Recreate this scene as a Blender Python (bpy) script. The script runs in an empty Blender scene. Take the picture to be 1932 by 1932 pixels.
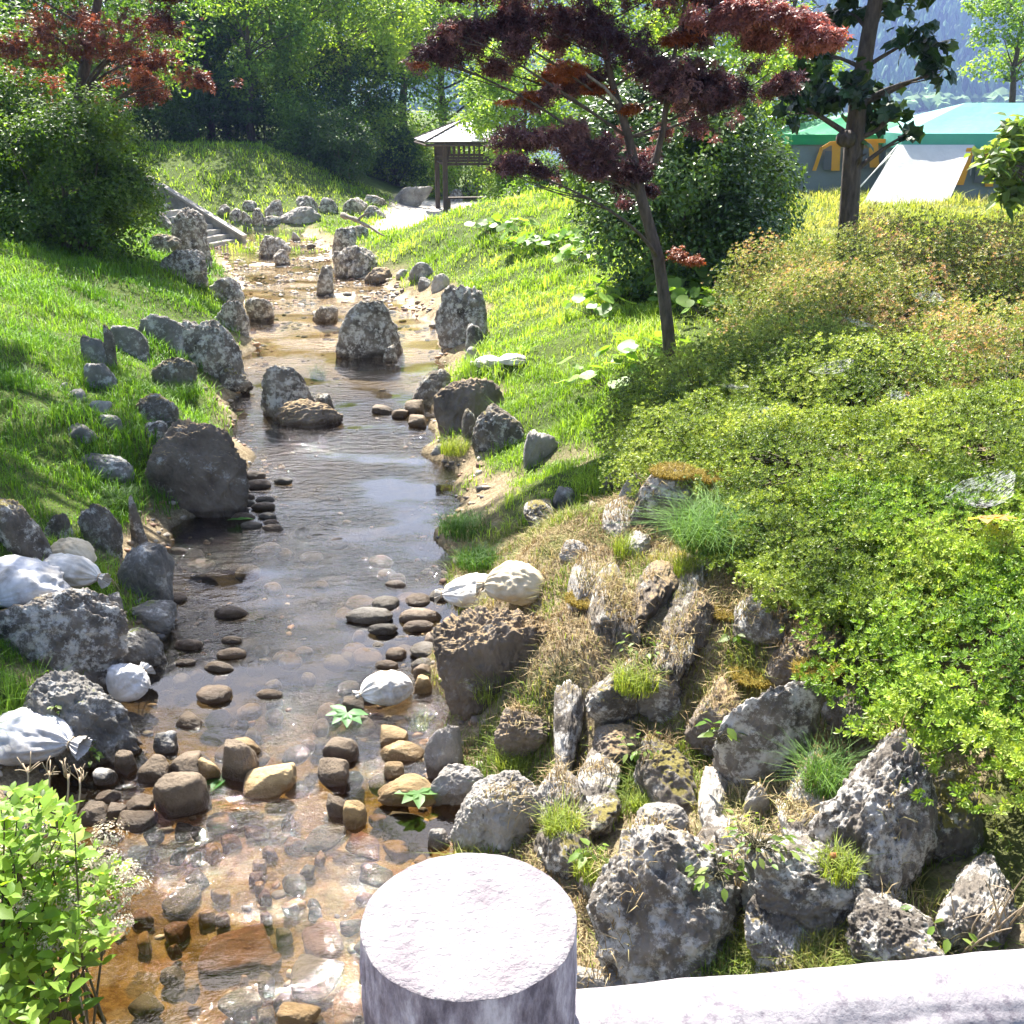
import bpy, bmesh, math, random
import numpy as np
sc = bpy.context.scene
C = sc.collection
# ---------------------------------------------------------------- camera, sky, sun, exposure
CAM = np.array([0.0, 0.0, 4.0]); PITCH = math.radians(20.0); FOV = math.radians(49.0)
cd = bpy.data.cameras.new('camera'); cam = bpy.data.objects.new('camera', cd); C.objects.link(cam)
cam.location = CAM; cam.rotation_euler = (math.pi/2 - PITCH, 0, 0)
cd.sensor_fit = 'HORIZONTAL'; cd.angle = FOV; cd.clip_start = 0.05; cd.clip_end = 20000
sc.camera = cam
SUN_EL = math.radians(52); SUN_AZ = math.radians(-15)
w = bpy.data.worlds.new('World'); sc.world = w; w.use_nodes = True
nt = w.node_tree; sky = nt.nodes.new('ShaderNodeTexSky'); sky.sky_type = 'NISHITA'; sky.sun_disc = False
sky.sun_elevation = SUN_EL; sky.sun_rotation = SUN_AZ; sky.air_density = 1.0; sky.dust_density = 2.5; sky.ozone_density = 1.2
bg = nt.nodes['Background']; nt.links.new(sky.outputs[0], bg.inputs[0]); bg.inputs[1].default_value = 0.082
sd = bpy.data.lights.new('sun', 'SUN'); sun = bpy.data.objects.new('sun', sd); C.objects.link(sun)
sd.energy = 5.0; sd.angle = math.radians(0.5); sd.color = (1.0, 0.95, 0.86)
from mathutils import Vector
tosun = Vector((math.sin(SUN_AZ)*math.cos(SUN_EL), math.cos(SUN_AZ)*math.cos(SUN_EL), math.sin(SUN_EL)))
sun.rotation_euler = tosun.to_track_quat('Z', 'Y').to_euler(); sun.location = (0, 0, 60)
sc.view_settings.view_transform = 'Standard'; sc.view_settings.look = 'None'
sc.view_settings.exposure = 2.08; sc.view_settings.gamma = 1.0
sc.cycles.max_bounces = 8; sc.cycles.transparent_max_bounces = 12; sc.cycles.sample_clamp_indirect = 6.0
sc.cycles.use_adaptive_sampling = True; sc.cycles.adaptive_threshold = 0.02

# ---------------------------------------------------------------- helpers
FP = 966.0/math.tan(FOV/2); CP, SP = math.cos(PITCH), math.sin(PITCH)
def ray(px, py):
    sx = (px-966.0)/FP; sy = (py-966.0)/FP
    return np.array([sx, CP - sy*SP, -SP - sy*CP])
def W(px, py, y):                      # point at ground distance y seen in that direction
    d = ray(px, py); return CAM + d*(y/d[1])
def proj(P):
    P = np.atleast_2d(P) - CAM
    t = P[:,1]*CP - P[:,2]*SP
    t = np.where(t < 1e-3, 1e-3, t)
    return 966+FP*P[:,0]/t, 966-FP*(P[:,1]*SP+P[:,2]*CP)/t, t
_r0 = np.random.RandomState(7)
PERM = np.concatenate([_r0.permutation(256)]*3); _g = _r0.normal(size=(256,3)); GR = _g/np.linalg.norm(_g,axis=1)[:,None]
def perlin(P):
    P = np.asarray(P, float); I = np.floor(P).astype(int); F = P - I; I &= 255
    U = F*F*F*(F*(F*6-15)+10); out = np.zeros(len(P))
    for dx in (0,1):
        for dy in (0,1):
            for dz in (0,1):
                hsh = PERM[PERM[PERM[I[:,0]+dx] + I[:,1]+dy] + I[:,2]+dz]
                g = GR[hsh]; d = F - (dx,dy,dz)
                wt = (U[:,0] if dx else 1-U[:,0])*(U[:,1] if dy else 1-U[:,1])*(U[:,2] if dz else 1-U[:,2])
                out += wt*(g*d).sum(1)
    return out*1.5
def fbm(P, octs=4, gain=.5, ridged=False):
    a = 1.0; s = 0; P = np.asarray(P, float)
    for o in range(octs):
        n = perlin(P + 17.3*o); s = s + a*((1-2*np.abs(n)) if ridged else n); P = P*2.03; a *= gain
    return s
def n2(x, y, f=1.0, octs=3, off=0.0):
    return fbm(np.stack([np.asarray(x)*f, np.asarray(y)*f, np.full(np.shape(x), off+.37)], 1), octs)
def sst(a, b, x):
    t = np.clip((x-a)/(b-a), 0, 1); return t*t*(3-2*t)

def mk(name, V, faces, mat, parent=None, col=None, smooth=True):
    V = np.asarray(V, float)
    if not isinstance(faces, list): faces = [faces]
    faces = [np.asarray(f, np.int64) for f in faces if len(f)]
    me = bpy.data.meshes.new(name)
    me.vertices.add(len(V)); me.vertices.foreach_set('co', V.astype(np.float32).ravel())
    nl = sum(f.size for f in faces); npol = sum(len(f) for f in faces)
    me.loops.add(nl); me.loops.foreach_set('vertex_index', np.concatenate([f.ravel() for f in faces]).astype(np.int32))
    tot = np.concatenate([np.full(len(f), f.shape[1]) for f in faces]); st = np.concatenate([[0], np.cumsum(tot)[:-1]])
    me.polygons.add(npol); me.polygons.foreach_set('loop_start', st.astype(np.int32))
    try: me.polygons.foreach_set('loop_total', tot.astype(np.int32))
    except Exception: pass
    me.polygons.foreach_set('use_smooth', np.full(npol, bool(smooth)))
    if col is not None:
        a = me.attributes.new('Col', 'FLOAT_COLOR', 'POINT')
        c4 = np.ones((len(V),4), np.float32); c4[:,:3] = np.clip(col, 0, 1); a.data.foreach_set('color', c4.ravel())
    me.update(calc_edges=True); me.validate()
    mats = mat if isinstance(mat, (list, tuple)) else [mat]
    for m in mats: me.materials.append(m)
    o = bpy.data.objects.new(name, me); C.objects.link(o)
    if parent is not None:
        o.parent = parent; o.matrix_parent_inverse = parent.matrix_basis.inverted()
    return o
def empty(name, loc=(0,0,0)):
    o = bpy.data.objects.new(name, None); C.objects.link(o); o.location = loc; o.empty_display_size = .2; return o
def tag(o, label, cat, group=None):
    o['label'] = label; o['category'] = cat
    if group: o['group'] = group
    return o
def struct(o): o['kind'] = 'structure'; return o
def stuff(o, label=None):
    o['kind'] = 'stuff'
    if label: o['label'] = label
    return o
class MB:                              # collects pieces into one mesh
    def __init__(s): s.V = []; s.F = {}; s.n = 0
    def add(s, V, faces):
        V = np.asarray(V, float); s.V.append(V)
        if not isinstance(faces, list): faces = [faces]
        for f in faces:
            f = np.asarray(f, np.int64)
            if f.size: s.F.setdefault(f.shape[1], []).append(f + s.n)
        s.n += len(V)
    def box(s, x0, x1, y0, y1, z0, z1, fn=None):
        V = np.array([(x,y,z) for z in (z0,z1) for y in (y0,y1) for x in (x0,x1)], float)
        if fn is not None: V = np.array([fn(v) for v in V])
        s.add(V, [np.array([(0,2,3,1),(4,5,7,6),(0,1,5,4),(2,6,7,3),(0,4,6,2),(1,3,7,5)])])
    def tube(s, pts, rad, seg=7): s.add(*tube(pts, rad, seg))
    def poly(s, P, th=0.0):            # flat panel of quads/ngon, given a thickness along its normal
        P = np.asarray(P, float); n = np.cross(P[1]-P[0], P[2]-P[0]); n /= np.linalg.norm(n)+1e-9; k = len(P)
        if th == 0: s.add(P, [np.arange(k)[None]]); return
        V = np.concatenate([P + n*th/2, P - n*th/2])
        side = np.array([(i, k+i, k+(i+1)%k, (i+1)%k) for i in range(k)])
        s.add(V, [np.arange(k)[None], np.arange(k)[None,::-1]+k, side])
    def build(s, name, mat, parent=None, smooth=False, col=None):
        return mk(name, np.concatenate(s.V), [np.concatenate(f) for f in s.F.values()], mat, parent, col, smooth)
def tube(pts, rad, seg=7):
    P = np.asarray(pts, float); n = len(P); rad = np.broadcast_to(np.asarray(rad, float), (n,))
    T = np.gradient(P, axis=0); T /= np.linalg.norm(T,axis=1)[:,None]+1e-9
    ref = np.array([1,0,0.]) if abs(T[:,2]).mean() > .7 else np.array([0,0,1.])
    A = np.cross(T, ref); A /= np.linalg.norm(A,axis=1)[:,None]+1e-9; B = np.cross(T, A)
    th = np.arange(seg)*2*np.pi/seg
    V = (P[:,None,:] + rad[:,None,None]*(np.cos(th)[None,:,None]*A[:,None,:] + np.sin(th)[None,:,None]*B[:,None,:])).reshape(-1,3)
    i = np.arange(n-1)[:,None]*seg; j = np.arange(seg)[None,:]; k = (j+1)%seg
    F = np.stack([i+j, i+k, i+seg+k, i+seg+j], -1).reshape(-1,4)
    caps = [np.arange(seg)[None,::-1], np.arange(seg)[None]+(n-1)*seg]
    return V, [F] + caps
def bez(a, b, c, n=8):
    t = np.linspace(0,1,n)[:,None]; a,b,c = map(np.asarray,(a,b,c)); return (1-t)**2*a + 2*t*(1-t)*b + t*t*c

# ---------------------------------------------------------------- materials
def newmat(name):
    m = bpy.data.materials.new(name); m.use_nodes = True; nt = m.node_tree
    return m, nt, nt.nodes['Principled BSDF'], nt.nodes['Material Output']
def N(nt, t, **kw):
    n = nt.nodes.new(t)
    for k, v in kw.items():
        if k in n.inputs: n.inputs[k].default_value = v
        else: setattr(n, k, v)
    return n
def ramp(nt, src, stops):
    r = nt.nodes.new('ShaderNodeValToRGB'); el = r.color_ramp.elements
    while len(el) < len(stops): el.new(.5)
    for e, (p, c) in zip(el, stops):
        e.position = p; e.color = (*c, 1) if len(c) == 3 else c
    nt.links.new(src, r.inputs[0]); return r.outputs[0]
def mix(nt, f, a, b, mode='MIX'):
    m = nt.nodes.new('ShaderNodeMix'); m.data_type = 'RGBA'; m.blend_type = mode
    for v, i in ((f,0),(a,6),(b,7)):
        if isinstance(v, (int,float)): m.inputs[i].default_value = v
        elif isinstance(v, tuple): m.inputs[i].default_value = (*v,1)
        else: nt.links.new(v, m.inputs[i])
    return m.outputs[2]
def noise(nt, scale, detail=4, rough=.6, obj=True, vec=None):
    n = N(nt, 'ShaderNodeTexNoise', Scale=scale, Detail=detail, Roughness=rough)
    if vec is None:
        tc = nt.nodes.get('tc') or nt.nodes.new('ShaderNodeTexCoord'); tc.name = 'tc'; vec = tc.outputs['Object']
    nt.links.new(vec, n.inputs['Vector']); return n.outputs[0]
def bump(nt, src, strength, dist=.02, prev=None):
    b = N(nt, 'ShaderNodeBump', Strength=strength, Distance=dist); nt.links.new(src, b.inputs['Height'])
    if prev is not None: nt.links.new(prev, b.inputs['Normal'])
    return b.outputs[0]
def simple(name, col, rough=.7, var=.25, scale=6.0, bmp=.0, spec=.3, col2=None):
    m, nt, p, o = newmat(name)
    n = noise(nt, scale); c2 = col2 or tuple(c*(1-var) for c in col); c1 = tuple(min(1,c*(1+var*.4)) for c in col)
    nt.links.new(ramp(nt, n, [(.3,c2),(.7,c1)]), p.inputs['Base Color'])
    p.inputs['Roughness'].default_value = rough; p.inputs['Specular IOR Level'].default_value = spec
    if bmp: nt.links.new(bump(nt, noise(nt, scale*6, 6), bmp), p.inputs['Normal'])
    return m
def mth0(nt, a, b):
    q = N(nt,'ShaderNodeMath',operation='MULTIPLY'); nt.links.new(a, q.inputs[0]); nt.links.new(b, q.inputs[1]); return q.outputs[0]
def leafmat(name, trans=.4, rough=.45, spec=.35, tint=(1.25,1.2,.5)):
    m, nt, p, o = newmat(name)
    a = N(nt, 'ShaderNodeAttribute', attribute_name='Col')
    nt.links.new(a.outputs['Color'], p.inputs['Base Color']); p.inputs['Roughness'].default_value = rough
    p.inputs['Specular IOR Level'].default_value = spec
    t = nt.nodes.new('ShaderNodeBsdfTranslucent'); nt.links.new(mix(nt, 1.0, a.outputs['Color'], tint, 'MULTIPLY'), t.inputs['Color'])
    ms = nt.nodes.new('ShaderNodeMixShader'); ms.inputs[0].default_value = trans
    nt.links.new(p.outputs[0], ms.inputs[1]); nt.links.new(t.outputs[0], ms.inputs[2]); nt.links.new(ms.outputs[0], o.inputs['Surface'])
    return m
M = {}
M['leaf'] = leafmat('leaf', .55, .45, .3, (1.22,1.2,.4)); M['leaf_gloss'] = leafmat('glossy_leaf', .25, .3, .5)
M['azalea'] = leafmat('azalea_leaf', .30, .45, .3, (1.3,1.25,.5)); M['maple'] = leafmat('maple_leaf', .35, .45, .35, (1.15,.75,.65)); M['grass'] = leafmat('grass_blade', .45, .55, .2)
M['dry'] = leafmat('dry_blade', .25, .7, .15, (1.1,1,.8)); M['dark_leaf'] = leafmat('thick_leaf', .12, .4, .4)
def barkmat(name, a, b, sc_=9):
    m, nt, p, o = newmat(name)
    tc = nt.nodes.new('ShaderNodeTexCoord'); mp = N(nt, 'ShaderNodeMapping'); mp.inputs['Scale'].default_value = (sc_,sc_,sc_*.25)
    nt.links.new(tc.outputs['Object'], mp.inputs[0]); n = noise(nt, 2.0, 8, .65, vec=mp.outputs[0])
    nt.links.new(ramp(nt, n, [(.3,a),(.7,b)]), p.inputs['Base Color']); p.inputs['Roughness'].default_value = .85
    nt.links.new(bump(nt, n, .8, .03), p.inputs['Normal']); return m
M['bark'] = barkmat('bark', (.03,.022,.017), (.13,.10,.08)); M['bark_pale'] = barkmat('pale_bark', (.15,.13,.11), (.42,.38,.33))
M['stem'] = simple('stem', (.09,.08,.04)); M['twig_dry'] = simple('dry_stem', (.38,.30,.20))
def rockmat(name, dark, mid, lich, lich_amt=.55, moss=.3, mosscol=(.16,.14,.03), rough=.9, bs=1.0):
    m, nt, p, o = newmat(name)
    oi = nt.nodes.new('ShaderNodeObjectInfo'); tc = nt.nodes.new('ShaderNodeTexCoord'); tc.name = 'tc'
    geo = nt.nodes.new('ShaderNodeNewGeometry'); va = nt.nodes.new('ShaderNodeVectorMath'); va.operation = 'ADD'
    nt.links.new(geo.outputs['Position'], va.inputs[0])
    mu = N(nt, 'ShaderNodeVectorMath', operation='SCALE'); mu.inputs['Scale'].default_value = 37.0
    cx = nt.nodes.new('ShaderNodeCombineXYZ'); nt.links.new(oi.outputs['Random'], cx.inputs[0]); nt.links.new(oi.outputs['Random'], cx.inputs[2])
    nt.links.new(cx.outputs[0], mu.inputs[0]); nt.links.new(mu.outputs[0], va.inputs[1]); vec = va.outputs[0]
    nb = noise(nt, 2.2*bs, 8, .65, vec=vec); nf = noise(nt, 16*bs, 10, .75, vec=vec)
    base = mix(nt, nf, ramp(nt, nb, [(.32,dark),(.62,mid)]), ramp(nt, nb, [(.3,tuple(c*.55 for c in dark)),(.75,tuple(min(1,c*1.35) for c in mid))]))
    nl = noise(nt, 5.0*bs, 10, .78, vec=vec); lm = ramp(nt, nl, [(lich_amt,(0,0,0)),(lich_amt+.09,(1,1,1))])
    c = mix(nt, lm, base, lich)
    sep = nt.nodes.new('ShaderNodeSeparateXYZ'); nt.links.new(geo.outputs['Normal'], sep.inputs[0])
    ma = N(nt, 'ShaderNodeMath', operation='MULTIPLY_ADD'); nt.links.new(noise(nt, 3.1, 6, .7, vec=vec), ma.inputs[0]); ma.inputs[1].default_value = 1.6
    sub = N(nt, 'ShaderNodeMath', operation='SUBTRACT'); nt.links.new(sep.outputs[2], sub.inputs[0]); sub.inputs[1].default_value = 1.45
    nt.links.new(sub.outputs[0], ma.inputs[2])
    mm = ramp(nt, ma.outputs[0], [(.62-moss,(0,0,0)),(.74-moss,(1,1,1))])
    mc = mix(nt, nf, mosscol, tuple(min(1,v*1.55) for v in mosscol))
    c = mix(nt, mm, c, mc)
    # stone just above and under the waterline is wet: darker and glossier
    sp = nt.nodes.new('ShaderNodeSeparateXYZ'); nt.links.new(geo.outputs['Position'], sp.inputs[0])
    wz = N(nt, 'ShaderNodeMath', operation='MULTIPLY_ADD'); nt.links.new(nf, wz.inputs[0]); wz.inputs[1].default_value = -.10; nt.links.new(sp.outputs[2], wz.inputs[2])
    wet = ramp(nt, wz.outputs[0], [(.0,(1,1,1)),(.05,(0,0,0))])
    c = mix(nt, wet, c, mix(nt, 1.0, c, (.45,.40,.34), 'MULTIPLY'))
    nt.links.new(c, p.inputs['Base Color'])
    rr = N(nt, 'ShaderNodeMapRange'); nt.links.new(wet, rr.inputs[0]); rr.inputs[3].default_value = rough; rr.inputs[4].default_value = .35
    nt.links.new(rr.outputs[0], p.inputs['Roughness']); p.inputs['Specular IOR Level'].default_value = .3
    b1 = bump(nt, nf, .75, .05); nt.links.new(bump(nt, noise(nt, 60, 6, .8, vec=vec), .5, .012, b1), p.inputs['Normal'])
    return m
M['crag'] = rockmat('craggy_rock', (.060,.050,.042), (.27,.235,.195), (.60,.57,.52), .48, .24, (.20,.155,.06), .9, 1.7)
M['mossy'] = rockmat('mossy_rock', (.055,.046,.036), (.23,.195,.155), (.54,.51,.45), .51, .40, (.16,.135,.04), .9, 1.5)
M['pale'] = rockmat('pale_rock', (.20,.18,.16), (.44,.41,.37), (.62,.60,.57), .56, .10, (.20,.15,.05))
M['round'] = rockmat('smooth_rock', (.085,.078,.07), (.26,.245,.22), (.52,.51,.48), .52, .16, (.12,.14,.04), .85, 1.0)
M['brown'] = rockmat('brown_rock', (.11,.085,.06), (.25,.19,.13), (.40,.34,.26), .66, .0, (.2,.15,.05), .75)
M['yellow'] = rockmat('ochre_rock', (.30,.20,.09), (.52,.38,.20), (.60,.52,.38), .62, .0, (.2,.15,.05), .75)
M['soil_rock'] = rockmat('soil_topped_rock', (.085,.068,.052), (.22,.18,.14), (.44,.42,.38), .58, .52, (.26,.19,.11))
M['cobble'] = rockmat('wet_cobble', (.13,.095,.066), (.30,.23,.165), (.40,.36,.31), .60, .0, (.2,.15,.05), .4)
M['cobble_grey'] = rockmat('grey_cobble', (.12,.11,.095), (.24,.22,.19), (.36,.35,.32), .66, .0, (.2,.15,.05), .5)

# ---------------------------------------------------------------- terrain
YL = [0,3.5,6,8,9.64,11.6,13.5,15.2,18,22,25,30,33,36,39,43,60]
XLv = [-2.9,-2.75,-2.7,-2.95,-3.2,-3.05,-3.2,-4.0,-4.4,-5.1,-6.0,-7.6,-9.0,-10.5,-11.5,-12,-12]
YR = [0,3,5.4,7,8.4,10.5,12,15.5,19.6,22,25,30,34,38,43,60]
XRv = [-.1,-.15,-.35,-.45,-.62,-.6,-.75,-1.3,-1.15,-1.7,-2.5,-4.4,-5.6,-7.0,-8,-8]
def edges(y):
    y = np.asarray(y, float)
    wl = .16*np.sin(y*1.7)+.10*np.sin(y*3.9+1); wr = .12*np.sin(y*2.1+2)+.09*np.sin(y*4.7)
    return np.interp(y, YL, XLv)+wl, np.interp(y, YR, XRv)+wr
def hgt(x, y):
    x = np.asarray(x, float); y = np.asarray(y, float); xl, xr = edges(y)
    dl = xl-x; dr = x-xr
    L = np.interp(dl, [0,.25,.6,1.3,2.7,4.2,8,16,40], [0,.16,.36,.80,1.30,1.62,2.2,3.2,5])
    R = np.interp(dr, [0,.25,.7,1.3,2.3,3.6,6,10,40], [0,.14,.34,.58,.92,1.20,1.52,1.70,1.75])
    fl = sst(29,37,y)*(1-sst(.0,4.5,x)); R = R*(1-fl)+.12*fl*sst(0,.6,dr)
    R = R + .50*sst(5.2,6.1,y+.35*(x-1))*(1-sst(8.2,9.5,y))*sst(.15,.9,dr)
    R = R + .55*np.exp(-((x-1.3)**2+(y-28.5)**2)/18.0)*(dr>0)*sst(0,3,dr)
    far = sst(38,46,y)*sst(-3.0,-11,x)*2.4+.5*sst(-14,-30,x)*sst(38,46,y)
    bed = -.13-.09*sst(0,.7,np.minimum(-dl,-dr))
    gravel = sst(20,24,y)*(1-sst(36,38,y))
    nb = n2(x,y,.9,4,3.0)
    bed = bed*(1-gravel*.72) + (.055*nb+.032)*gravel + .03*nb*(1-gravel)
    h = np.where(dl > 0, L*(1-sst(35,39,y)*.85), np.where(dr > 0, R, bed))
    e = sst(38.2,39.6,y)*sst(3,-2,x); h = h*(1-e)+(.12+far)*e
    off = np.clip(np.maximum(dl,dr), 0, 3)/3
    h = h + (.02+.07*off)*n2(x,y,.8,4,9.0)*(np.maximum(dl,dr) > 0)
    lake = sst(46,70,y-.0*x)*sst(-.08,.10,x/np.maximum(y,1)); h = h*(1-lake) - 3.0*lake
    return h - 3.0*sst(150,400,np.abs(x)+y)*(1-lake)
def hit(px, py, zmin=0.0):             # where the view through that picture point meets the ground
    d = ray(px, py); t = np.exp(np.linspace(math.log(.8), math.log(120), 900)); P = CAM + d*t[:,None]
    g = np.maximum(hgt(P[:,0], P[:,1]), zmin); below = np.nonzero(P[:,2] < g)[0]
    return P[below[0]] if len(below) else P[-1]
def axis(lo, hi, step, far, gr, start=None):
    a = list(np.arange(lo, hi, step)); s = step; v = a[-1]
    while v < far: s *= gr; v += s; a.append(v)
    return a
ax = axis(0, 5.2, .055, 2600, 1.045); xs = np.array([-v for v in ax[:0:-1]] + ax) - .6
ys = np.array([-40,-20,-10,-5,-2.5,-1.2,-.3,.5] + axis(1.0, 14, .06, 2600, 1.022))
X, Y = np.meshgrid(xs, ys); xf, yf = X.ravel(), Y.ravel(); Z = hgt(xf, yf)
nx, ny = len(xs), len(ys); ii = (np.arange(ny-1)[:,None]*nx + np.arange(nx-1)[None]).ravel()
GF = np.stack([ii, ii+1, ii+nx+1, ii+nx], 1)
def cover(x, y):                       # share of grass, bed and path at a ground point
    xl, xr = edges(y); dl = xl-x; dr = x-xr; nn = n2(x,y,.9,3,5.0); n3 = n2(x,y,2.6,3,8.0)
    gl = sst(.10,.6,dl+.35*nn+.2*n3); gr = sst(.35,.9,dr+.5*nn+.2*n3)*sst(7.7,9.2,y+1.2*nn)
    gr = np.maximum(gr, sst(.1,.4,nn+.3*n3-.05)*sst(.3,.6,dr)*.8)
    dirt = sst(.45,.15,np.abs(dr-1.2+.3*nn))*sst(8.2,9,y)*sst(12,11,y)*sst(-.1,.2,nn)
    gl = gl*sst(5.0,6.5,y+nn)
    fl = sst(36.5,37.5,y)*sst(-5.0,-4.2,x)*sst(1.5,.8,x)*sst(50,48,y)
    bedw = sst(.12,-.05,np.maximum(dl,dr))
    g = np.where(dl > 0, gl, np.where(dr > 0, gr*(1-.8*dirt), 0))
    g = np.where((y > 30)&(bedw > 0), sst(.05,.3,nn+.12*n3)*sst(31,35,y)*.9, g)
    eb = sst(38.4,39.4,y)*sst(-4.2,-5.2,x); g = np.maximum(g,eb)
    return g*(1-fl), bedw*(1-np.clip(g,0,1)), fl
g_, b_, p_ = cover(xf, yf)
m, nt, p, o = newmat('ground')
a = N(nt,'ShaderNodeAttribute',attribute_name='Col'); sp = nt.nodes.new('ShaderNodeSeparateColor'); nt.links.new(a.outputs['Color'], sp.inputs[0])
nf = noise(nt, 9, 10, .75); nb = noise(nt, 1.7, 6, .6); nv = noise(nt, 40, 6, .7)
soil = ramp(nt, mix(nt,.5,nf,nv), [(.35,(.09,.065,.04)),(.48,(.23,.175,.105)),(.62,(.44,.36,.23))])
grs = ramp(nt, mix(nt,.5,nf,nb), [(.35,(.035,.055,.012)),(.65,(.11,.15,.03))])
bm_ = mix(nt,.6,nf,nb)
gp = nt.nodes.new('ShaderNodeNewGeometry'); sy_ = nt.nodes.new('ShaderNodeSeparateXYZ'); nt.links.new(gp.outputs['Position'], sy_.inputs[0])
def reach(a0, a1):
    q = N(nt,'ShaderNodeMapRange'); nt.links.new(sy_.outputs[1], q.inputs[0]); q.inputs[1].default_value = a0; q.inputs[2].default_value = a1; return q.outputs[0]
vd = nt.nodes.new('ShaderNodeVectorMath'); vd.operation = 'MULTIPLY_ADD'; nn_ = N(nt,'ShaderNodeTexNoise',Scale=4.0,Detail=5.0); nt.links.new(nt.nodes['tc'].outputs['Object'], nn_.inputs['Vector'])
nt.links.new(nn_.outputs['Color'], vd.inputs[0]); vd.inputs[1].default_value = (.35,.35,.0); nt.links.new(nt.nodes['tc'].outputs['Object'], vd.inputs[2])
vo = N(nt,'ShaderNodeTexVoronoi',Scale=5.2); nt.links.new(vd.outputs[0], vo.inputs['Vector']); vs_ = nt.nodes.new('ShaderNodeSeparateColor'); nt.links.new(vo.outputs['Color'], vs_.inputs[0])
stn = ramp(nt, vs_.outputs[0], [(.0,(.05,.042,.028)),(.30,(.12,.085,.045)),(.55,(.25,.10,.04)),(.75,(.32,.22,.10)),(1.0,(.10,.09,.06))])
stm = ramp(nt, vo.outputs['Distance'], [(.36,(1,1,1)),(.50,(0,0,0))])
gold0 = ramp(nt, bm_, [(.33,(.035,.02,.008)),(.46,(.12,.066,.018)),(.55,(.24,.15,.045)),(.7,(.34,.25,.10))])
gold = mix(nt, mth0(nt, stm, ramp(nt, nf, [(.3,(.25,.25,.25)),(.6,(1,1,1))])), gold0, mix(nt, .35, stn, ramp(nt, nv, [(.3,(.03,.025,.015)),(.7,(.38,.28,.14))])))
shaded_silt = ramp(nt, bm_, [(.33,(.012,.011,.009)),(.5,(.036,.030,.020)),(.68,(.085,.066,.042))])  # mid-reach bed: grey-brown, its colour darkened further to imitate tree shade
sand = ramp(nt, bm_, [(.33,(.28,.18,.09)),(.45,(.55,.46,.33)),(.6,(.68,.61,.50))])
bedc = mix(nt, reach(16.5,21.0), mix(nt, reach(6.0,7.6), gold, shaded_silt), sand)
pathc = ramp(nt, nf, [(.3,(.50,.46,.40)),(.7,(.62,.58,.52))])
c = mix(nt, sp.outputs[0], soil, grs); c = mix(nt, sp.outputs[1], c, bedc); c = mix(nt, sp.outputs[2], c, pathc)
nt.links.new(c, p.inputs['Base Color']); p.inputs['Roughness'].default_value = .95; p.inputs['Specular IOR Level'].default_value = .15
nt.links.new(bump(nt, nv, .7, .03, bump(nt, nf, .8, .05)), p.inputs['Normal']); M['ground'] = m
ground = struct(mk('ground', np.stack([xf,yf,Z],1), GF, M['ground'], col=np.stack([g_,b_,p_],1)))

# stream water: a clear sheet whose Fresnel reflection lies over the bed
m, nt, p, o = newmat('stream_water'); nt.nodes.remove(p)
tc = nt.nodes.new('ShaderNodeTexCoord'); mp = N(nt,'ShaderNodeMapping'); mp.inputs['Scale'].default_value = (1.0,1.6,1)
nt.links.new(tc.outputs['Object'], mp.inputs[0]); v = mp.outputs[0]
n1 = noise(nt, 6.5, 1, .5, vec=v); n2_ = noise(nt, 21, 2, .5, vec=v); n3_ = noise(nt, 42, 2, .5, vec=v)
calm = ramp(nt, noise(nt, .62, 2, .5, vec=v), [(.40,(.04,.04,.04)),(.56,(1,1,1))])
def mth(op, a, b):
    q = N(nt,'ShaderNodeMath',operation=op)
    for k, s in enumerate((a,b)):
        if isinstance(s,(int,float)): q.inputs[k].default_value = s
        else: nt.links.new(s, q.inputs[k])
    return q.outputs[0]
hsum = mth('ADD', mth('MULTIPLY', n1, 1.0), mth('ADD', mth('MULTIPLY', n2_, .30), mth('MULTIPLY', n3_, .20)))
bp = N(nt,'ShaderNodeBump',Distance=.022); nt.links.new(hsum, bp.inputs['Height']); nt.links.new(calm, bp.inputs['Strength'])
fr = N(nt,'ShaderNodeFresnel',IOR=1.33); nt.links.new(bp.outputs[0], fr.inputs['Normal'])
gl = N(nt,'ShaderNodeBsdfGlossy',Roughness=.015); nt.links.new(bp.outputs[0], gl.inputs['Normal'])
tr = nt.nodes.new('ShaderNodeBsdfTransparent'); tr.inputs[0].default_value = (.80,.73,.60,1)
ms = nt.nodes.new('ShaderNodeMixShader'); nt.links.new(mth('MULTIPLY', fr.outputs[0], 1.8), ms.inputs[0]); nt.links.new(tr.outputs[0], ms.inputs[1]); nt.links.new(gl.outputs[0], ms.inputs[2])
nt.links.new(ms.outputs[0], o.inputs['Surface']); M['water'] = m
yy = np.linspace(-3, 42, 300); el, er = edges(yy); uu = np.linspace(0,1,40)
VX = (el-.5)[:,None] + ((er+.5)-(el-.5))[:,None]*uu[None]; VY = np.repeat(yy[:,None],40,1)
VZ = .012*n2(VX.ravel(),VY.ravel(),1.6,2,2.0); VZ *= sst(.35,.6,n2(VX.ravel(),VY.ravel(),.3,1,4.0)+.5)
ii = (np.arange(299)[:,None]*40+np.arange(39)[None]).ravel()
struct(mk('stream_water', np.stack([VX.ravel(),VY.ravel(),VZ],1), np.stack([ii,ii+1,ii+41,ii+40],1), M['water']))

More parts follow.
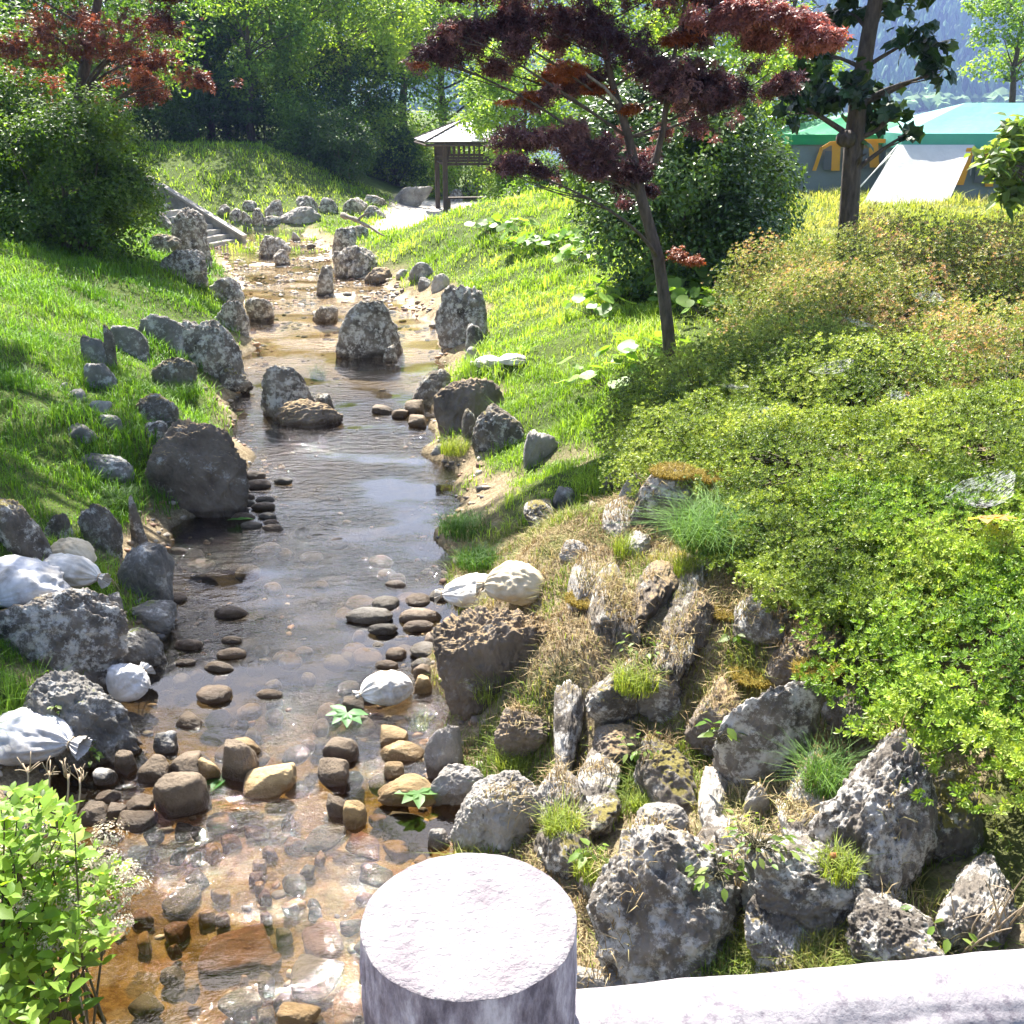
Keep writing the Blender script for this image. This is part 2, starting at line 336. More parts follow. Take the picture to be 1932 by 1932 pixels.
# ---------------------------------------------------------------- rocks
_ico = {}
def ico(s):
    if s not in _ico:
        bm = bmesh.new(); bmesh.ops.create_icosphere(bm, subdivisions=s, radius=1.0)
        _ico[s] = (np.array([v.co[:] for v in bm.verts]), np.array([[v.index for v in f.verts] for f in bm.faces])); bm.free()
    return _ico[s]
def rockshape(seed, style, sub):
    r = np.random.RandomState(seed); V, F = ico(sub); U = V/np.linalg.norm(V,axis=1)[:,None]
    k, npl, lo = {'crag':(11,17,.74),'pale':(10,16,.75),'mossy':(9,16,.78),'soil_rock':(9,16,.80),'round':(8,11,.76),'brown':(16,10,.70),'yellow':(16,10,.7)}.get(style,(5,10,.85))
    k = k*r.uniform(.65,1.0)
    nrm = r.normal(size=(npl,3)); nrm /= np.linalg.norm(nrm,axis=1)[:,None]; off = r.uniform(lo,1.0,npl)
    ax6 = np.array([(0,0,1),(0,0,-1)],float) if style in ('crag','pale','mossy','soil_rock') else np.array([(1,0,0),(-1,0,0),(0,1,0),(0,-1,0),(0,0,1),(0,0,-1)],float); nrm = np.concatenate([nrm,ax6]); off = np.concatenate([off,r.uniform(.86,1.0,len(ax6))])
    dots = np.clip(U@nrm.T,0,None)/off; rad = (dots**k).sum(1)**(-1.0/k)
    if style == 'cobble': rad = np.full(len(U), 1.0)
    P = U*rad[:,None]; o = r.uniform(0,50,3)
    if style in ('crag','pale','mossy','soil_rock'):
        am = {'crag':1.0,'pale':.8,'mossy':.9,'soil_rock':1.0}[style]
        d = .10*am*fbm(P*1.3+o,3) + .075*am*(fbm(P*2.7+o,3,.55,True)-.5) + .04*am*fbm(P*6.5+o,4,.6)
        pit = perlin(P*4.5+o+9)+.5*perlin(P*10+o); d -= .13*am*np.clip(pit-.25,0,1)
        if sub > 6: d += .022*fbm(P*15+o,4,.65)
    elif style in ('brown','yellow'): d = .07*fbm(P*1.6+o,3)+.022*fbm(P*7+o,4,.6)
    elif style=='round': d = .12*fbm(P*1.3+o,3)+.05*fbm(P*4+o,4,.6)+.015*fbm(P*11+o,3)
    else: d = .13*fbm(P*1.1+o,3)+.03*fbm(P*5+o,3)
    P = P*(1+d)[:,None]
    if style in ('crag','pale','mossy','soil_rock','round','brown','yellow'): P[:,:2] *= (1-r.uniform(.02,.15)*P[:,2:3]); P[:,0] += r.uniform(-.10,.10)*P[:,2]; P[:,2] += r.uniform(-.14,.14)*P[:,0]
    mx = np.abs(P).max(0); return P/mx, F
NSEED = [100]
def put_rock(name, cat, box, style, label, group=None, dep=.8, mat=None, zmin=0.0, sub=None, up=1.0):
    x0,y0,x1,y1 = box; xc = (x0+x1)/2; NSEED[0] += 1
    G = hit(xc, y1, zmin); t = (G-CAM)@np.array([0,CP,-SP]); wd = (x1-x0)*t/FP
    a = math.atan2(CAM[2]-G[2], G[1]); d = dep*wd
    zt = W(xc, y0, G[1]+.5*d)[2]; H = zt-G[2]
    if H < .30*wd:
        H = .30*wd; d = max(.5*wd, min(2.2*wd, ((y1-y0)*t/FP - H*math.cos(a))/max(.12,math.sin(a))))
    if name == 'boulder' and style in ('crag','pale','mossy','soil_rock','round'): wd *= 1.16; H *= (.84 if style == 'round' else .95)
    H *= up; low = .60*H if (name == 'boulder') else .4*H
    if sub is None: sub = 7 if (x1-x0) > 190 else 6 if (x1-x0) > 70 else (5 if (x1-x0) > 30 else 4)
    P, F = rockshape(NSEED[0]*13, style, sub)
    ang = random.Random(NSEED[0]).uniform(-.25,.25); ca, sa = math.cos(ang), math.sin(ang)
    c = np.array([G[0], G[1]+.5*d, G[2]+(H-low)/2])
    S = P*np.array([wd/2, d/2, (H+low)/2]); S = np.stack([S[:,0]*ca-S[:,1]*sa*.6, S[:,0]*sa*.6+S[:,1]*ca, S[:,2]],1)
    S[:,0] *= (wd/2)/np.abs(S[:,0]).max()
    o = mk(name, S, F, M[mat or style]); o.location = c
    return tag(o, label, cat, group)
def rib(box, style, label, group=None, mat=None, thick=.75, lift=.0, name='boulder'):
    # rock bedded in the slope: runs up the ground from the lower to the upper point of the box
    x0,y0,x1,y1 = box; xc = (x0+x1)/2; NSEED[0] += 1; A = hit(xc, y1); Bq = hit(xc, y0); t = (A-CAM)@np.array([0,CP,-SP]); wd = (x1-x0)*t/FP
    ax_ = Bq-A; Ln = np.linalg.norm(ax_); P, F = rockshape(NSEED[0]*13, style, 7 if (x1-x0) > 150 else 6)
    e1 = ax_/Ln; e0 = np.array([1,0,0.]); e2 = np.cross(e0, e1); e2 /= np.linalg.norm(e2); e0 = np.cross(e1, e2); c = (A+Bq)/2 + e2*lift*wd
    S = P[:,0:1]*wd/2*e0 + P[:,1:2]*(Ln*.5)*e1 + P[:,2:3]*wd*thick*.5*e2
    o = mk(name, S, F, M[mat or style]); o.location = c; return tag(o, label, 'boulder', group)
B = lambda box, st, lab, **k: put_rock('boulder','boulder',box,st,lab,**k)
S_ = lambda box, st, lab, **k: put_rock('stone','stone',box,st,lab,**k)
GL='rocks along the left bank'; GR_='rocks along the right bank'; GM='stones standing in the stream'; GF_='rocks round the far pool'; GK='rockery on the right slope'
# far left, beside the steps
B((262,326,300,372),'crag','sunlit jagged rock at the very top of the heap left of the stone steps',group=GF_)
B((283,345,322,398),'crag','grey jagged rock in the middle of the heap above the steps, left of their wall',group=GF_)
B((300,372,345,412),'crag','low jagged rock leaning against the upper end of the step wall',group=GF_)
B((311,386,386,480),'crag','tall dark craggy boulder standing directly left of the stone steps',group=GF_)
B((275,393,325,434),'crag','pale topped jagged rock behind the tall craggy boulder, touching the big dark bush',group=GF_)
B((276,434,336,480),'mossy','brown moss capped rock between the big dark bush and the pool inlet',group=GF_)
S_((333,450,360,474),'round','small rounded pale stone beside the moss capped rock',group=GF_)
B((280,460,379,530),'crag','broad dark rock with one pale rounded edge, below the moss capped rock',group=GF_)
S_((338,506,372,531),'pale','small pale stone in grass under the broad pale edged rock',group=GF_)
S_((355,470,385,490),'brown','flat brown stone at the foot of the tall boulder by the steps',group=GF_)
# far wall
for bx,lb in [((404,384,436,408),'dark wall stone right beside the lower end of the step wall'),
 ((430,392,456,426),'upright dark wall stone second from the steps in the far stone row'),
 ((452,398,476,429),'rounded dark wall stone third from the steps in the far stone row'),
 ((474,392,500,429),'narrow upright wall stone in the middle of the far stone row'),
 ((497,376,534,412),'pale topped wall stone on the upper course left of the big pale boulder'),
 ((492,404,530,430),'grey wall stone touching the left foot of the big pale boulder'),
 ((452,376,486,402),'small dark wall stone on the upper course of the far stone row'),
 ((555,364,600,402),'dark shaded wall stone above the right shoulder of the big pale boulder'),
 ((596,372,640,404),'dark shaded wall stone between the big pale boulder and the driftwood log')]:
    S_(bx,'crag',lb,group='far dry stone wall')
B((521,384,602,428),'pale','big pale boulder with a rounded back before the far stone wall',group=GF_)
# far right
B((715,347,809,390),'pale','long pale grey boulder on the path left of the pavilion posts',group=GF_,dep=.5)
S_((846,354,878,380),'crag','grey stone just right of the pavilion front post',group=GF_)
S_((876,343,903,368),'crag','pale topped stone at the crest of the grass mound, farthest right of the pavilion',group=GF_)
B((645,371,688,405),'crag','jagged rock above the driftwood log on its left',group=GF_)
S_((676,366,726,388),'crag','low jagged rock at the far edge of the pale path',group=GF_)
B((677,383,726,413),'crag','flat topped dark rock at the near edge of the pale path, above the log',group=GF_)
B((623,424,668,486),'crag','upright rock under the left end of the driftwood log',group=GF_)
S_((664,424,694,452),'crag','dark rock holding up the middle of the driftwood log',group=GF_)
B((628,450,714,527),'crag','big cracked rock with pale patches below the driftwood log',group=GF_)
B((686,502,742,538),'soil_rock','low pale rock with a soft mossy top beside the big cracked rock',group=GF_)
S_((741,508,769,527),'pale','small pale stone in grass between the mossy topped rock and the leaning grey rock',group=GF_)
B((773,487,819,528),'round','smooth dark grey rock leaning in the sunny grass',group=GF_,dep=.6)
S_((785,523,815,548),'round','small dark rounded stone under the leaning grey rock',group=GF_)
S_((812,516,851,548),'pale','small pale lavender stone right of the leaning grey rock',group=GF_)
# middle of the stream, far
B((467,440,543,487),'crag','dark blocky rock alone on the sunlit gravel at the far end of the pool',group=GM)
S_((507,470,546,503),'crag','small dark rock leaning on the blocky rock of the sunlit gravel',group=GM)
S_((590,501,632,560),'crag','pointed grey rock rising from the sunlit gravel between the two channels',group=GM)
S_((545,437,566,456),'pale','small white stone on the grass flat behind the gravel',group=GM)
S_((568,459,598,470),'crag','flat dark stone lying in shallow water behind the gravel',group=GM)
B((620,538,747,682),'crag','largest midstream boulder, dark sided with a pale craggy top',group=GM,dep=.75)
S_((585,574,640,610),'mossy','low mossy stone touching the far left side of the largest midstream boulder',group=GM)
S_((722,650,750,684),'crag','small craggy stone against the right foot of the largest midstream boulder',group=GM)
B((826,521,941,646),'crag','tall craggy boulder on the right water edge in the sun',group=GR_,dep=.7)
S_((874,611,915,665),'round','dark rounded stone at the foot of the tall craggy right bank boulder',group=GR_)
S_((874,653,910,681),'pale','small pale stone left of the white sandbag on the lawn',group=GR_)
# left bank middle
B((386,511,458,574),'crag','upright dark rock at the narrow of the stream on the left bank',group=GL)
B((403,557,478,630),'crag','dark streaked rock sloping into the stream, below the upright dark rock',group=GL)
B((352,577,455,715),'crag','large dark wedge shaped boulder on the left bank, grass behind its top',group=GL,dep=.6)
B((256,581,342,652),'round','smooth blue grey boulder with a broad top among the left bank grass',group=GL,dep=.55)
B((203,597,270,668),'round','dark smooth boulder left of the broad topped blue grey boulder',group=GL,dep=.55)
S_((147,632,205,690),'round','bluish slab lying in the left bank grass edge',group=GL,dep=.55)
S_((196,606,221,700),'mossy','narrow upright post like stone on the left bank',group=GL,dep=.8)
B((154,673,217,735),'round','dark flat faced stone in front of the narrow upright stone',group=GL,dep=.6)
for bx,lb in [((101,720,132,737),'small pale stone, topmost of the pale row on the left bank path'),
 ((127,732,162,758),'pale stone in the middle of the pale row on the left bank path'),
 ((153,750,207,785),'long pale stone, lowest of the pale row on the left bank path')]:
    S_(bx,'pale',lb,group='pale stone row on the left bank')
S_((112,796,176,840),'round','rounded brown grey stone sunk in the left bank grass',group=GL)
S_((183,781,228,818),'round','rounded bluish stone just below the pale stone row',group=GL)
B((148,843,241,910),'round','bluish grey egg shaped stone in the grass left of the huge soil topped boulder',group=GL)
B((236,782,455,1000),'crag','huge soil topped dark boulder overhanging the still pool on the left',group=GL,dep=.9,mat='soil_rock')
S_((262,790,318,836),'crag','small jagged rock on the back of the huge soil topped boulder',group=GL)
B((222,915,277,1022),'mossy','brownish upright slab against the left foot of the huge soil topped boulder',group=GL,dep=.5)
B((-30,930,84,1058),'mossy','dark mottled rock at the left frame edge above the sandbags',group=GL,dep=.7)
B((78,958,156,1040),'mossy','dark rock with a grassy top behind the tan sandbag',group=GL)
B((150,942,226,1046),'mossy','deeply shaded rock between the grassy rock and the brownish slab',group=GL)
B((216,1003,312,1130),'round','dark boulder with a white lichen patch, standing at the left water edge',group=GL,dep=.75)
S_((198,1116,238,1206),'round','narrow mossy stone wedged beside the boulder with the lichen patch',group=GL)
S_((236,1128,331,1192),'round','egg shaped green grey stone at the left water edge',group=GL)
B((176,1178,293,1272),'round','smooth dark stone below the egg shaped stone at the left water edge',group=GL)
B((-40,1100,206,1285),'mossy','dark speckled boulder that carries the grey sandbags',group=GL,dep=.75,mat='crag')
B((-60,1240,234,1450),'mossy','broad dark boulder, lowest on the left bank, beside the leaning sandbag',group=GL,dep=.75,mat='round')
B((325,596,405,692),'crag','dark boulder squeezed between the wedge shaped boulder and the broad topped one',group=GL,dep=.8)
S_((395,692,470,742),'mossy','low dark stone at the water edge below the wedge shaped boulder',group=GL)
B((240,735,335,805),'mossy','low mossy rock behind the huge soil topped boulder',group=GL)
B((290,668,362,742),'mossy','mossy rock in the grass below the broad topped blue grey boulder',group=GL)
B((455,556,512,608),'crag','dark stone at the narrow of the stream beside the streaked rock',group=GL)
# stream rock in the middle
B((495,679,592,790),'crag','dark upright rock in midstream with a mirror pool before it',group=GM,dep=.7)
B((512,752,632,812),'soil_rock','low brown ledge at the foot of the dark upright midstream rock',group=GM)
S_((582,738,634,778),'mossy','dark low stone right of the dark upright midstream rock',group=GM)
# right bank middle
B((776,693,862,756),'mossy','dark slab behind the big flat topped boulder',group=GR_,dep=.6)
B((788,704,942,820),'soil_rock','big flat topped boulder with a sunlit sandy top on the right bank',group=GR_,dep=.8)
S_((862,773,903,832),'mossy','mossy green stone between the flat topped boulder and the square dark rock',group=GR_)
B((892,758,992,852),'mossy','square dark rock with a moss fringe on the right bank',group=GR_,dep=.7)
B((950,806,1050,886),'pale','rounded pale topped rock in the grass below the square dark rock',group=GR_,dep=.7)
S_((1043,916,1091,968),'round','small rounded grey stone in the shaded grass of the right bank',group=GR_)
S_((806,838,856,868),'pale','flat whitish stone at the right water edge by a grass tuft',group=GR_)
S_((762,756,800,786),'brown','brown stone at the water edge left of the flat topped boulder',group=GR_)
S_((735,770,775,790),'brown','flat brown stone in the shallows left of the flat topped boulder',group=GR_)
S_((766,782,806,806),'brown','round brown stone in the shallows before the flat topped boulder',group=GR_)
S_((700,765,742,784),'brown','dark stone breaking the ripples left of the flat topped boulder',group=GR_)
# right rockery, upper
S_((1130,882,1190,940),'mossy','dark rock in shade left of the top rockery boulder',group=GK)
B((1155,872,1240,950),'pale','pale lichen crusted rock leaning on the top rockery boulder',group=GK,dep=.7)
B((1199,880,1308,998),'crag','top rockery boulder, black faced under a brown moss cushion',group=GK,dep=.9)
rib((1089,952,1158,1042),'pale','pale upright rock with rough face below the top of the rockery',group=GK)
rib((1044,1018,1120,1076),'pale','bright white rock bathed in sun behind the tan sandbag',group=GK)
rib((1028,1052,1160,1168),'pale','large pale grey rock directly right of the tied sandbags',group=GK)
rib((1160,1010,1246,1062),'pale','pale flat rock beside the big green grass tuft',group=GK)
B((810,1142,1050,1356),'crag','large lichen sided block that carries the tied white sandbags',group=GK,dep=.85,mat='soil_rock')
rib((1030,1110,1110,1330),'crag','tall dark ridge of rock running down right of the sandbag block',group=GK,thick=.95,lift=.18)
rib((1025,1290,1105,1500),'crag','lower dark ridge of rock above the grey lichen boulders',group=GK,thick=.95,lift=.18)
rib((1225,1035,1380,1325),'crag','tall furrowed dark rock in the middle of the rockery',group=GK,mat='mossy',thick=.95,lift=.18)
rib((1370,1115,1498,1250),'pale','pale rock with golden moss under the azalea edge',group=GK,mat='mossy',thick=.95,lift=.18)
B((1364,1268,1546,1520),'crag','wedge shaped rock with a flat pale top and black front',group=GK,dep=1.1)
S_((1404,1470,1466,1552),'pale','small white faced stone under the wedge shaped rock',group=GK)
rib((1282,1436,1410,1590),'mossy','grey brown rock sunk in dry grass left of the wedge shaped rock',group=GK,mat='pale')
B((1584,1392,1842,1722),'crag','big rough lichen spotted boulder under the bright azalea',group=GK,dep=1.2)
B((1404,1588,1772,1872),'crag','largest rockery boulder, knobbly and white spotted, right above the rail',group=GK,dep=1.1,mat='crag')
B((1138,1560,1412,1882),'crag','steep dark based boulder nearest the rail, left of the knobbly one',group=GK,dep=1.15)
rib((1085,1405,1182,1610),'crag','black faced rock half buried in the dry grass bank',group=GK,thick=.95,lift=.18)
B((806,1358,896,1476),'pale','grey rock at the water edge under the sandbag block',group=GK)
B((814,1430,918,1526),'pale','rounded grey rock between two others at the right water edge',group=GK)
B((853,1440,1044,1620),'pale','large pitted grey boulder just behind the bridge post',group=GK,dep=1.1)
B((1092,1850,1220,1900),'pale','white stone peeping over the rail right of the bridge post',group=GK)
S_((1050,1416,1084,1472),'pale','small wedge stone at the foot of the dark ridge',group=GK)
for bx,st,lb,lf in [((1070,1075,1205,1262),'mossy','mossy rock half sunk between the sandbag ridge and the tall furrowed rock',.16),((1088,1235,1232,1425),'mossy','dark mossy rock half sunk right of the tall dark ridge',.16),
 ((1185,1050,1295,1205),'soil_rock','soil covered rock above the half sunk mossy rock, left of the furrowed one',.12),((1290,1290,1425,1455),'soil_rock','soil covered rock below the tall furrowed rock',.16),((1180,1390,1315,1562),'mossy','broad mossy rock in the middle of the lower rockery',.16),
 ((1190,1530,1300,1610),'pale','low pale rock breaking the dry grass above the steep dark based boulder',.1),((1455,1530,1600,1700),'crag','lichen rock half buried between the knobbly and the lichen spotted boulders',.14),
 ((1440,1180,1605,1330),'soil_rock','brown soil covered rock under the bare lower branches of the azalea',.16),((930,1340,1050,1450),'soil_rock','flat soil covered rock below the sandbag block',.12),((1130,960,1205,1035),'pale','pale rock in dry grass below the lichen crusted rock',.1),((985,950,1050,1005),'mossy','mossy rock half sunk in the shaded right bank',.1),
 ((1545,1290,1660,1420),'mossy','mossy rock in shadow right of the wedge shaped rock',.16),((1000,1540,1130,1680),'mossy','mossy rock in weeds just right of the pitted grey boulder',.12),((1760,1640,1932,1830),'crag','dark rock in the shade at the lower right frame edge',.14),((1460,1000,1560,1110),'mossy','mossy rock at the azalea foot right of the biggest grass tuft',.1),
 ((1395,1690,1560,1885),'crag','dark rock low in the gap just above the rail, between the two biggest rockery boulders',.2),((1560,1720,1770,1880),'crag','broad dark rock just above the rail, under the knobbly boulder',.15),
 ((1300,1555,1445,1725),'crag','dark rock wedged behind the steep dark based boulder and the knobbly one',.2),((1478,1440,1600,1565),'crag','rock packed between the wedge shaped rock and the lichen spotted boulder',.2),((1085,1600,1195,1765),'mossy','mossy rock in the gap between the bridge post and the steep dark based boulder',.2),
 ((1000,1475,1112,1568),'pale','pale rock above the pitted grey boulder, on its right',.2),((1085,1480,1185,1610),'mossy','mossy rock left of the black faced half buried one',.15),((1185,1255,1295,1375),'crag','rough rock at the left foot of the tall furrowed rock',.2),((1105,1360,1215,1465),'soil_rock','soil capped rock between the lower dark ridge and the broad mossy rock',.2),
 ((1700,1480,1850,1640),'mossy','mossy rock almost hidden in the shade under the bright azalea',.1),((1270,1130,1370,1240),'soil_rock','tawny rock on the shoulder of the tall furrowed rock',.25)]:
    rib(bx,st,lb,group=GK,thick=1.0,lift=lf)
# stones in the near stream
GN='stones in the near shallows'
for bx,st,lb in [
 ((410,1400,490,1480),'brown','tall wedge shaped brown stone, highest in the near shallows'),
 ((424,1394,490,1434),'yellow','flat tan stone behind the tall wedge shaped stone'),
 ((450,1446,556,1508),'yellow','tan stone full of pits at the right end of the near shallows'),
 ((280,1460,391,1546),'brown','biggest grey brown block in the near shallows'),
 ((253,1430,316,1480),'brown','brown stone up against the back of the biggest block, on its left'),
 ((306,1428,374,1474),'brown','brown stone behind the biggest block, on its right'),
 ((370,1434,413,1471),'yellow','rounded tan stone between the brown stone and the wedge shaped stone'),
 ((278,1384,330,1428),'round','dark rounded stone below the leaning sandbag'),
 ((213,1420,256,1464),'brown','pointed brown stone beside the broad dark boulder'),
 ((168,1450,214,1486),'round','grey stone under the yellow weed beside the broad dark boulder'),
 ((230,1502,284,1542),'brown','oval brown stone left of the biggest block'),
 ((210,1540,286,1578),'brown','flat brown stone, lowest of the near shallows'),
 ((196,1517,236,1552),'brown','small dark brown stone between the hydrangea and the oval brown stone'),
 ((176,1490,222,1520),'brown','long brown stone above the hydrangea tips'),
 ((325,1350,382,1380),'brown','flat wet brown stone right of the leaning sandbag'),
 ((136,1520,200,1560),'brown','reddish stone half hidden by the hydrangea'),
 ((606,1394,674,1446),'brown','upper knobbly brown stone of the midstream pair'),
 ((594,1432,662,1489),'brown','lower knobbly brown stone of the midstream pair'),
 ((612,1506,654,1548),'brown','smooth tan egg touching the ochre stone'),
 ((645,1514,690,1567),'yellow','ochre stone with a bright chipped face in midstream'),
 ((715,1375,770,1410),'yellow','ochre slab propped under the small white sandbag'),
 ((712,1403,800,1438),'yellow','wide flat ochre slab below the propped slab'),
 ((720,1440,763,1472),'yellow','small ochre chip below the wide flat slab'),
 ((706,1462,848,1530),'yellow','pinkish slab with a green leaf lying on it'),
 ((801,1563,849,1606),'pale','round white cobble by the pitted grey boulder'),
 ((641,1316,686,1343),'brown','reddish stone left of the small white sandbag'),
 ((778,1276,818,1312),'yellow','bright tan stone between the small white sandbag and the sandbag block'),
 ((772,1252,816,1282),'brown','wet brown stone at the corner of the sandbag block'),
 ((516,1896,602,1940),'yellow','pale stone cut by the bottom frame edge left of the bridge post')]:
    S_(bx,st,lb,group=GN)
# cobbles breaking the surface
def cobbles(group, items, lab, mat='cobble', sub=4):
    for k,(x0,y0,x1,y1) in enumerate(items):
        put_rock('cobble','cobble',(x0,y0,x1,y1),'cobble',lab(k),group=group,mat=mat[k%len(mat)] if isinstance(mat,list) else mat,sub=sub,dep=.9)
L1=['farthest, a flat stick thin grey cobble of the cluster below the mirror pool','left one in the far row of the cluster below the mirror pool','long dark cobble in the far row of the cluster below the mirror pool',
 'dark oval cobble at the far right of the cluster below the mirror pool','largest dark oval cobble, upper left in the cluster below the mirror pool','dark oval cobble right of the largest one in the cluster below the mirror pool',
 'dark cobble touching the huge soil topped boulder in the cluster','long dark cobble in the centre of the cluster below the mirror pool','wide flat cobble just right of the centre of the cluster below the mirror pool',
 'dark cobble on the left rim of the cluster, second from the huge boulder','long flat brown cobble in the lower row of the cluster below the mirror pool','small round cobble on the right of the lower row of the cluster',
 'small dark cobble under the round one in the lower row of the cluster','brown cobble, lowest on the left of the cluster below the mirror pool','pale brown cobble, lowest on the right of the cluster below the mirror pool']
cobbles('cobbles below the mirror pool',[(447,901,500,908),(424,916,458,928),(456,913,512,925),(514,903,552,914),(438,927,480,945),(479,937,517,950),(412,940,440,953),(438,944,480,958),(472,951,518,964),(432,957,470,969),(434,968,480,984),(484,965,522,981),(494,979,526,992),(452,985,494,999),(492,992,534,1004)],lambda k:L1[k],['cobble','cobble_grey'])
L2=['upper left grey cobble in the patch left of the tied sandbags','upper middle grey cobble in the patch left of the tied sandbags','largest brown cobble, far left of the patch beside the tied sandbags','wide grey cobble in the middle of the patch beside the tied sandbags',
 'narrow cobble under the largest brown one in the patch beside the sandbags','long cobble under the wide grey one beside the tied sandbags','smallest cobble of the patch beside the tied sandbags','grey cobble touching the lichen sided sandbag block',
 'grey cobble by the lower left side of the sandbag block','reddish brown cobble left of the lower grey cobble','brown cobble nearest the bright water below the patch','dark cobble lying out in the water below the patch','upper right grey cobble under the sandbags water edge','half sunk cobble on the far side of the patch','far right pale cobble under the bank above the patch']
cobbles('cobbles left of the tied sandbags',[(698,1126,752,1154),(762,1122,812,1147),(650,1150,742,1181),(747,1144,832,1180),(692,1179,750,1199),(758,1170,818,1194),(742,1197,768,1209),(798,1192,838,1222),(770,1214,832,1244),(725,1222,766,1248),(774,1243,818,1272),(706,1246,752,1264),(808,1112,848,1138),(726,1092,766,1110),(700,1212,724,1226)],lambda k:L2[k],['cobble_grey','cobble'])
L3=['upper brown cobble of the string below the egg shaped stone','flat brown cobble second down the string below the egg shaped stone','broad tan cobble third down the string below the egg shaped stone','broad brown cobble, fourth of the string, right of the leaning sandbag','wide tan cobble next to the leaning sandbag, lowest of the string','dark cobble out to the right of the string','reddish cobble on the left of the string by the dark smooth stone','small dark cobble left in the string','brown cobble above the string by the lichen patch boulder','dim cobble beside the pool shadow']
cobbles('cobbles along the left water edge',[(398,1146,466,1170),(415,1198,455,1216),(405,1222,462,1245),(380,1252,440,1272),(364,1296,432,1332),(480,1300,532,1322),(325,1206,380,1228),(330,1240,368,1258),(310,1120,350,1140),(312,1032,354,1048)],lambda k:L3[k],['cobble','brown'])
M['amber_bed']=simple('amber_bed_stone',(.17,.095,.03),.8,.5,6,.5); M['red_bed']=simple('red_brown_bed_stone',(.10,.045,.022),.8,.5,6,.5); M['dark_bed']=simple('dark_bed_stone',(.07,.058,.04),.8,.55,6,.5)
r_=random.Random(5); sub_=[]
for k in range(75):                    # drowned cobbles seen through the near water
    for _ in range(40):
        px=r_.uniform(250,800); py=r_.uniform(1530,1925); ww=r_.choice([r_.uniform(20,50),r_.uniform(30,80),r_.uniform(70,150)])
        if all(abs(px-q[0])>(ww+q[2])*.34 or abs(py-q[1])>(ww+q[2])*.24 for q in sub_): break
    sub_.append((px,py,ww))
for px,py,ww in sub_:
    G=W(px,py,1); d=ray(px,py); tt=(4.10)/(-d[2]); G=CAM+d*tt; wd=ww*tt/FP; NSEED[0]+=1
    xl_,xr_=edges(G[1])
    if G[0]<xl_+.1 or G[0]>xr_-.1: continue
    P,F=rockshape(NSEED[0]*7,'brown',4); o=mk('cobble',P*np.array([wd/2,wd*.42,.05]),F,M[r_.choice(['amber_bed','red_bed','dark_bed','dark_bed'])])
    o.location=(G[0],G[1],-.175); o.rotation_euler=(0,0,r_.uniform(0,3))
    tag(o,'brown or dark cobble lying drowned under the clear golden water in the foreground','cobble','drowned cobbles in the near water')
r2=np.random.RandomState(3); sub2=[]
for k in range(80):
    px=r2.uniform(330,830); py=r2.uniform(1010,1500); d=ray(px,py); tt=4.08/(-d[2]); G=CAM+d*tt; xl_,xr_=edges(G[1]); wd=r2.uniform(30,75)*tt/FP; NSEED[0]+=1
    if G[0]<xl_+.15 or G[0]>xr_-.15: continue
    P,F=rockshape(NSEED[0]*7,'cobble',3); o=mk('cobble',P*np.array([wd/2,wd*.4,.06]),F,M[['cobble','dark_bed','brown','cobble','cobble_grey'][k%5]])
    o.location=(G[0],G[1],[-.15,-.085,-.055][k%3]); o.rotation_euler=(0,0,r2.uniform(0,3))
    tag(o,'dim flat cobble drowned under the rippled water of the middle reach','cobble','drowned cobbles of the middle reach')
# gravel: uncountable small stones
r=np.random.RandomState(21); n=16000
ty=np.exp(r.uniform(math.log(4),math.log(36),n)); el,er=edges(ty); tx=el-.35+(er-el+.7)*r.uniform(size=n)
dd=np.maximum(el-tx,tx-er); far_=sst(19,23,ty); nn=n2(tx,ty,1.3,3,31.0)
keep=r.uniform(size=n)<np.where(far_>.5,.55*sst(-.25,.25,nn)+.05,np.where(dd>-.35,np.where(ty>6.5,.16,.3),.02)); tx,ty=tx[keep],ty[keep]; n=len(tx)
V0,F0=ico(2); s=(.016+.05*r.beta(1.2,4,n))*np.where(ty>18,1.55,1.0); zz=hgt(tx,ty)
rot=r.uniform(0,6.28,n); sc3=np.stack([s*r.uniform(.9,1.5,n),s*r.uniform(.7,1.1,n),s*r.uniform(.4,.75,n)],1)
VV=V0[None]*(1+.16*r.normal(size=(n,len(V0),1)))*sc3[:,None]; x_=VV[...,0]*np.cos(rot)[:,None]-VV[...,1]*np.sin(rot)[:,None]; y_=VV[...,0]*np.sin(rot)[:,None]+VV[...,1]*np.cos(rot)[:,None]
VV=np.stack([x_+tx[:,None],y_+ty[:,None],VV[...,2]+(zz+s*.15)[:,None]],-1).reshape(-1,3)
pal=np.array([(.30,.22,.14),(.19,.15,.12),(.40,.34,.26),(.22,.12,.07),(.13,.12,.11),(.45,.40,.33),(.34,.20,.10)]); gc=pal[r.randint(0,7,n)]*r.uniform(.75,1.2,(n,1))
m,nt,p,o=newmat('gravel'); a=N(nt,'ShaderNodeAttribute',attribute_name='Col'); nt.links.new(mix(nt,1.0,a.outputs['Color'],ramp(nt,noise(nt,30,6),[(.3,(.65,.63,.6)),(.7,(1,1,1))]),'MULTIPLY'),p.inputs['Base Color']); p.inputs['Roughness'].default_value=.75
M['gravel']=m
stuff(mk('gravel',VV,(F0[None]+(np.arange(n)*len(V0))[:,None,None]).reshape(-1,3),m,col=np.repeat(gc,len(V0),0)))

